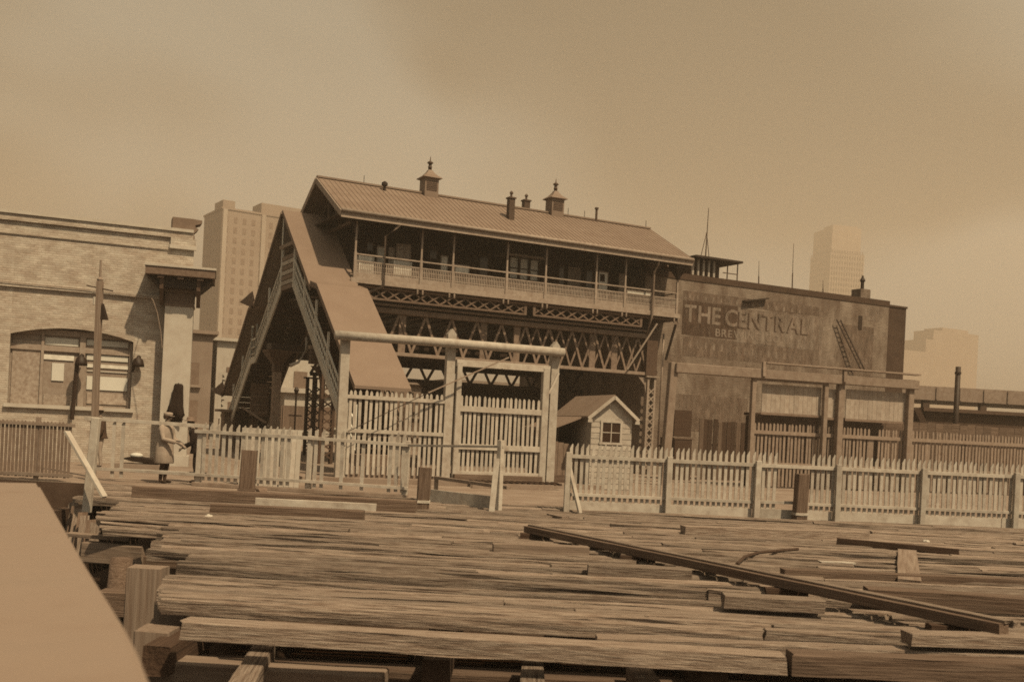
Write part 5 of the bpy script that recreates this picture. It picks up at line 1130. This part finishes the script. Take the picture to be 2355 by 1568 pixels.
# ================================================================== town behind
def house(name, label, cat, o, deg, w, d, h, m, rows_, cols_, win=(0.9, 1.5), ww_m='far_window', side=True, z0=1.2, groupw=True, parapet=.6, roof_m=None):
    """block with real window recesses; o is its near corner, x runs along the front"""
    f = Fr(name, o, deg, label, cat)
    boxo('wall', 0, w, 0, d, 0, h, m, f.e)
    boxo('cornice', -.3, w + .3, -.3, d + .3, h, h + parapet, roof_m or m, f.e)
    def grid(side_):
        wlen = d if side_ else w; ncol = max(1, int(cols_ * wlen / w)) if side_ else cols_
        for r in range(rows_):
            for c_ in range(ncol):
                u0 = wlen * (c_ + .5) / ncol - win[0] / 2; zz = z0 + (h - z0 - .8) * r / rows_
                yield u0, zz
    if rows_ * cols_ <= 90:
        me_ = NB(); bx(me_, 0, win[0], -.06, -.01, 0, win[1]); me1 = mesh_of('window', me_, ww_m); sl_ = NB(); bx(sl_, -.12, win[0] + .12, -.22, -.01, -.16, -.01); sm_ = mesh_of('sill', sl_, m)
        for u0, zz in grid(False):
            o_ = link('window', me1, f.e); o_.location = (u0, 0, zz); s_ = link('sill', sm_, o_)
        if side:
            for u0, zz in grid(True):
                o_ = link('window', me1, f.e); o_.location = (0, d - u0, zz); o_.rotation_euler = (0, 0, -math.pi / 2); s_ = link('sill', sm_, o_)
    else:
        bm = NB()
        for u0, zz in grid(False): bx(bm, u0, u0 + win[0], -.08, -.01, zz, zz + win[1])
        if side:
            for u0, zz in grid(True): bx(bm, -.08, -.01, u0, u0 + win[0], zz, zz + win[1])
        stuff(obj('windows', bm, ww_m, f.e))
    return f
# hazy tall block left of the station
q = PY(512, 480, 340.0); hb = house('office_block', 'tall hazy pale office block behind the ferry house and stairway', 'building', (q.x, q.y), 33, 66, 20, q.z, 'far_wall', 20, 22, (1.2, 1.9))
for x0, x1, h_ in ((14, 40, 4), (48, 53, 6.0), (1, 5, 3.0)): boxo('roof_block', x0, x1, 3, 12, q.z + .6, q.z + .6 + h_, 'far_wall', hb.e)
for k in range(6): boxo('pilaster', k * 13 + .2, k * 13 + 1.6, -.5, -.01, 0, q.z, 'far_wall_light', hb.e)
# nearer pale wall and white house between pillar and stairs
q = PY(440, 765, 62.0); m1 = house('warehouse', 'plain pale warehouse wall between the pillar and the stairway', 'building', (q.x - 5, q.y - 2.0), 20, 5.0 + PY(503, 770, 62).x - q.x, 14, PY(470, 768, 62).z, 'mid_wall', 2, 3, (.8, 1.3), 'stone_grey', False, parapet=.2)
q = PY(500, 790, 70.0); m2 = house('white_house', 'white house end beyond the warehouse, half behind the stairway', 'building', (q.x, q.y), 20, 9, 10, PY(520, 784, 70).z, 'stone', 2, 4, (.9, 1.4), 'stone_grey', True, parapet=.2)
q = PY(504, 856, 56.0); vs_ = Fr('vertical_sign', (q.x, q.y), 18, 'tall narrow pale signboard with a column of worn dark marks', 'sign'); zz0, zz1 = PY(504, 962, 56).z, q.z; wv = PY(526, 856, 56).x - q.x
boxo('board', 0, wv, 0, .12, zz0, zz1, 'stone', vs_.e)
for x in (.08, wv - .14): boxo('leg', x, x + .06, .02, .1, 0, zz0, 'iron_grey', vs_.e)
for k in range(9):
    z = zz1 - (zz1 - zz0) * (k + .7) / 9.4; s_ = wv * .28; c_ = wv * .5
    bm = NB(); bx(bm, c_ - s_ * .5, c_ - s_ * .2, -.02, -.001, z - s_ * .5, z + s_ * .5); bx(bm, c_ - s_ * .2, c_ + s_ * (.5 if k % 2 else .2), -.02, -.001, z + (s_ * .1 if k % 3 else -s_ * .3), z + s_ * (.4 if k % 3 else 0)); obj('mark', bm, 'iron_dark', vs_.e)
q = PY(516, 960, 50.0); gb = house('small_kiosk', 'small grey kiosk at the foot of the far stair flight', 'kiosk', (q.x, q.y), 20, 1.6, 2, 1.9, 'stone_grey', 1, 1, (.6, .8), 'iron_dark', False, .8, parapet=.12)
# street houses seen under the station
def street(lab, pxa, pxb, ytop, Y, m, rows_, cols_, d=8, wm='far_window', par=.3):
    a, b = PY(pxa, ytop, Y), PY(pxb, ytop, Y); w = (b.x - a.x) * 1.08
    return house('street_house', lab, 'house', (a.x, a.y), 20, w, d, PY(pxa, ytop, Y).z, m, rows_, cols_, (.9, 1.5), wm, True, 1.0, parapet=par)
street('white street house with tall windows seen under the stairway', 655, 745, 902, 66, 'stone', 1, 5)
street('dull street house seen low under the left half of the truss', 880, 1030, 880, 66, 'mid_wall', 2, 7)
street('pale street house with a row of tall windows under the truss', 1035, 1265, 882, 70, 'mid_wall', 2, 12)
street('brick street house glimpsed behind the little shed', 1275, 1395, 930, 64, 'dark_brick', 1, 6)
street('narrow house with paired windows beside the iron column', 1396, 1475, 872, 62, 'mid_wall', 2, 5)
street('dark house between the iron column and the brewery', 1476, 1560, 840, 66, 'sooty_shaded_brick', 2, 4)
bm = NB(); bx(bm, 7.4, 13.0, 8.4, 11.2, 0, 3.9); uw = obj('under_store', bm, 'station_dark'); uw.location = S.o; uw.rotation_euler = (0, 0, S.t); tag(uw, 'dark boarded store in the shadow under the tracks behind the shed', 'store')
# street lamp post under the stairs
q = PY(678, 975, 55.0); sl_ = Fr('street_lamp', (q.x, q.y), 0, 'thin dark street lamp before the white house under the stairway', 'lamp'); zz1 = PY(678, 905, 55).z
bm = NB(); tube(bm, [(0, 0, 0), (0, 0, zz1)], .05, 8); obj('post', bm, 'iron_dark', sl_.e); bm = NB(); beam(bm, (-.35, 0, zz1 * .62), (.35, 0, zz1 * .62), .05, .08); obj('arm', bm, 'iron_dark', sl_.e); bm = NB(); lathe(bm, [(.08, zz1), (.14, zz1 + .2), (.05, zz1 + .35)], 0, 0, 8); obj('lantern', bm, 'iron_dark', sl_.e)
# skyscraper in the smoke
q = PY(1914, 520, 1000.0); zk = q.z
kx = Fr('skyscraper', (q.x, q.y), 12, 'hazy skyscraper rising in the smoke behind the brewery', 'building')
wk = PY(1997, 520, 1000).x - q.x
boxo('tower', 0, wk, 0, 40, 0, zk - 25, 'far_wall', kx.e); boxo('upper_tier', 1.2, wk - 3.0, 1.2, 38, zk - 25, zk, 'far_wall', kx.e); boxo('crown', 2.5, wk - 6, 3, 20, zk, zk + 2.2, 'far_wall', kx.e)
for y0 in (0,): 
    bm = NB()
    for r in range(34):
        for c_ in range(13): bx(bm, wk * (c_ + .3) / 13, wk * (c_ + .7) / 13, -.15, -.02, 10 + r * (zk - 30) / 34, 10 + (r + .55) * (zk - 30) / 34)
    for r in range(34):
        for c_ in range(9): bx(bm, -.15, -.02, 40 * (c_ + .3) / 9, 40 * (c_ + .7) / 9, 10 + r * (zk - 30) / 34, 10 + (r + .55) * (zk - 30) / 34)
    stuff(obj('windows', bm, 'tower_window', kx.e))
    for c_ in range(14): boxo('pier', wk * c_ / 13 - .5, wk * c_ / 13 + .5, -.5, -.16, 0, zk - 25, 'far_wall', kx.e)
# hazy stepped block at the right
q = PY(2085, 800, 800.0); st = Fr('stepped_block', (q.x, q.y), 27, 'very faint stepped building far off at the right', 'building')
def sw(px): return PY(px, 800, 800).x - q.x
for pa, pb, y in ((2083, 2175, 803), (2176, 2355, 775), (2205, 2360, 752), (2240, 2330, 745)): boxo('tier', sw(pa), sw(pb), 4 + (pa - 2083) * .05, 30, 0, PY(pa, y, 800).z, 'far_wall', st.e)
bm = NB()
for r in range(7):
    for c_ in range(26): bx(bm, sw(2090 + c_ * 10), sw(2094 + c_ * 10), 3.4, 3.9, 4 + r * 3.6, 6 + r * 3.6)
stuff(obj('windows', bm, 'far_window', st.e))
# right-hand viaduct, sheds and chimney
q = PY(2108, 905, 62.0); vd = Fr('street_viaduct', (q.x, q.y), 6, 'pale elevated street viaduct running off to the right', 'viaduct'); z0_, z1_ = PY(2108, 918, 62).z, PY(2108, 886, 62).z
boxo('girder', -2, 30, 0, .4, z0_, z1_, 'grey_paint', vd.e); boxo('deck', -2, 30, .41, 6, z0_, z0_ + .3, 'iron_grey', vd.e)
for k in range(8): boxo('pier', .5 + k * 3.6, .9 + k * 3.6, .1, .4, 0, z0_, 'iron_grey', vd.e)
for k in range(20): boxo('stiffener', -1.8 + k * 1.5, -1.7 + k * 1.5, -.06, -.001, z0_ + .05, z1_ - .05, 'grey_paint', vd.e)
q = PY(2128, 985, 54.0); lw = house('low_shed', 'dark low shed with a flat dark roof behind the right picket fence', 'shed', (q.x, q.y), 8, 16, 7, PY(2128, 945, 54).z, 'sooty_shaded_brick', 1, 8, (.5, .7), 'iron_dark', False, 1.2, parapet=.18, roof_m='iron_grey')
q = PY(2197, 985, 50.0); ch = Fr('stove_pipe', (q.x, q.y), 0, 'tall dark chimney pipe behind the right picket fence', 'chimney'); zz = PY(2197, 843, 50).z
bm = NB(); tube(bm, [(0, 0, 0), (0, 0, zz)], [.13, .12], 10); obj('shaft', bm, 'iron_dark', ch.e, True); bm = NB(); tube(bm, [(0, 0, zz - .35), (0, 0, zz - .25)], .15, 10); obj('collar', bm, 'iron_dark', ch.e); boxo('block', -.3, .3, -.3, .3, 0, 1.0, 'sooty_shaded_brick', ch.e)
a_, b_ = PY(2106, 940, 45.0), PY(2150, 982, 45.0); ra = Fr('raking_shore', (b_.x, b_.y), 0, 'dark raking timber right of the wide gate frame', 'timber')
timber('shaft', (a_.x - b_.x, 0, a_.z), (b_.x - b_.x + .9, 0, .05), .32, .25, 'old_wood', ra.e, .006)
timber('foot', (.6, 0, .05), (1.4, 0, .05), .4, .1, 'old_wood', ra.e, .006)
# more of the picket line's far side, left of the frame: quay house row keeps the skyline
q = PY(20, 900, 90.0); house('quay_warehouse', 'low quay warehouse behind the ferry house', 'building', (q.x - 40, q.y), 10, 38, 12, 7, 'mid_wall', 2, 12, (1, 1.6), 'far_window', False)

# ------------------------------------------------------------------ smoky air
bm = NB(); bx(bm, -700, 1000, -8, 1100, -3.8, 222)
hz_o = bpy.data.objects.new('haze', None); bpy.data.objects.remove(hz_o)
me = bpy.data.meshes.new('haze'); bmesh.ops.recalc_face_normals(bm, faces=bm.faces); bm.to_mesh(me); bm.free()
hm = bpy.data.materials.new('haze_air'); hm.use_nodes = True; hn = hm.node_tree.nodes; hl = hm.node_tree.links
for n_ in list(hn):
    if n_.type != 'OUTPUT_MATERIAL': hn.remove(n_)
pv = hn.new('ShaderNodeVolumePrincipled'); pv.inputs['Color'].default_value = (.84, .75, .64, 1); pv.inputs['Density'].default_value = 0.00095; pv.inputs['Anisotropy'].default_value = 0.2
hl.new(pv.outputs[0], hn['Material Output'].inputs['Volume']); me.materials.append(hm)
stuff(link('haze', me))
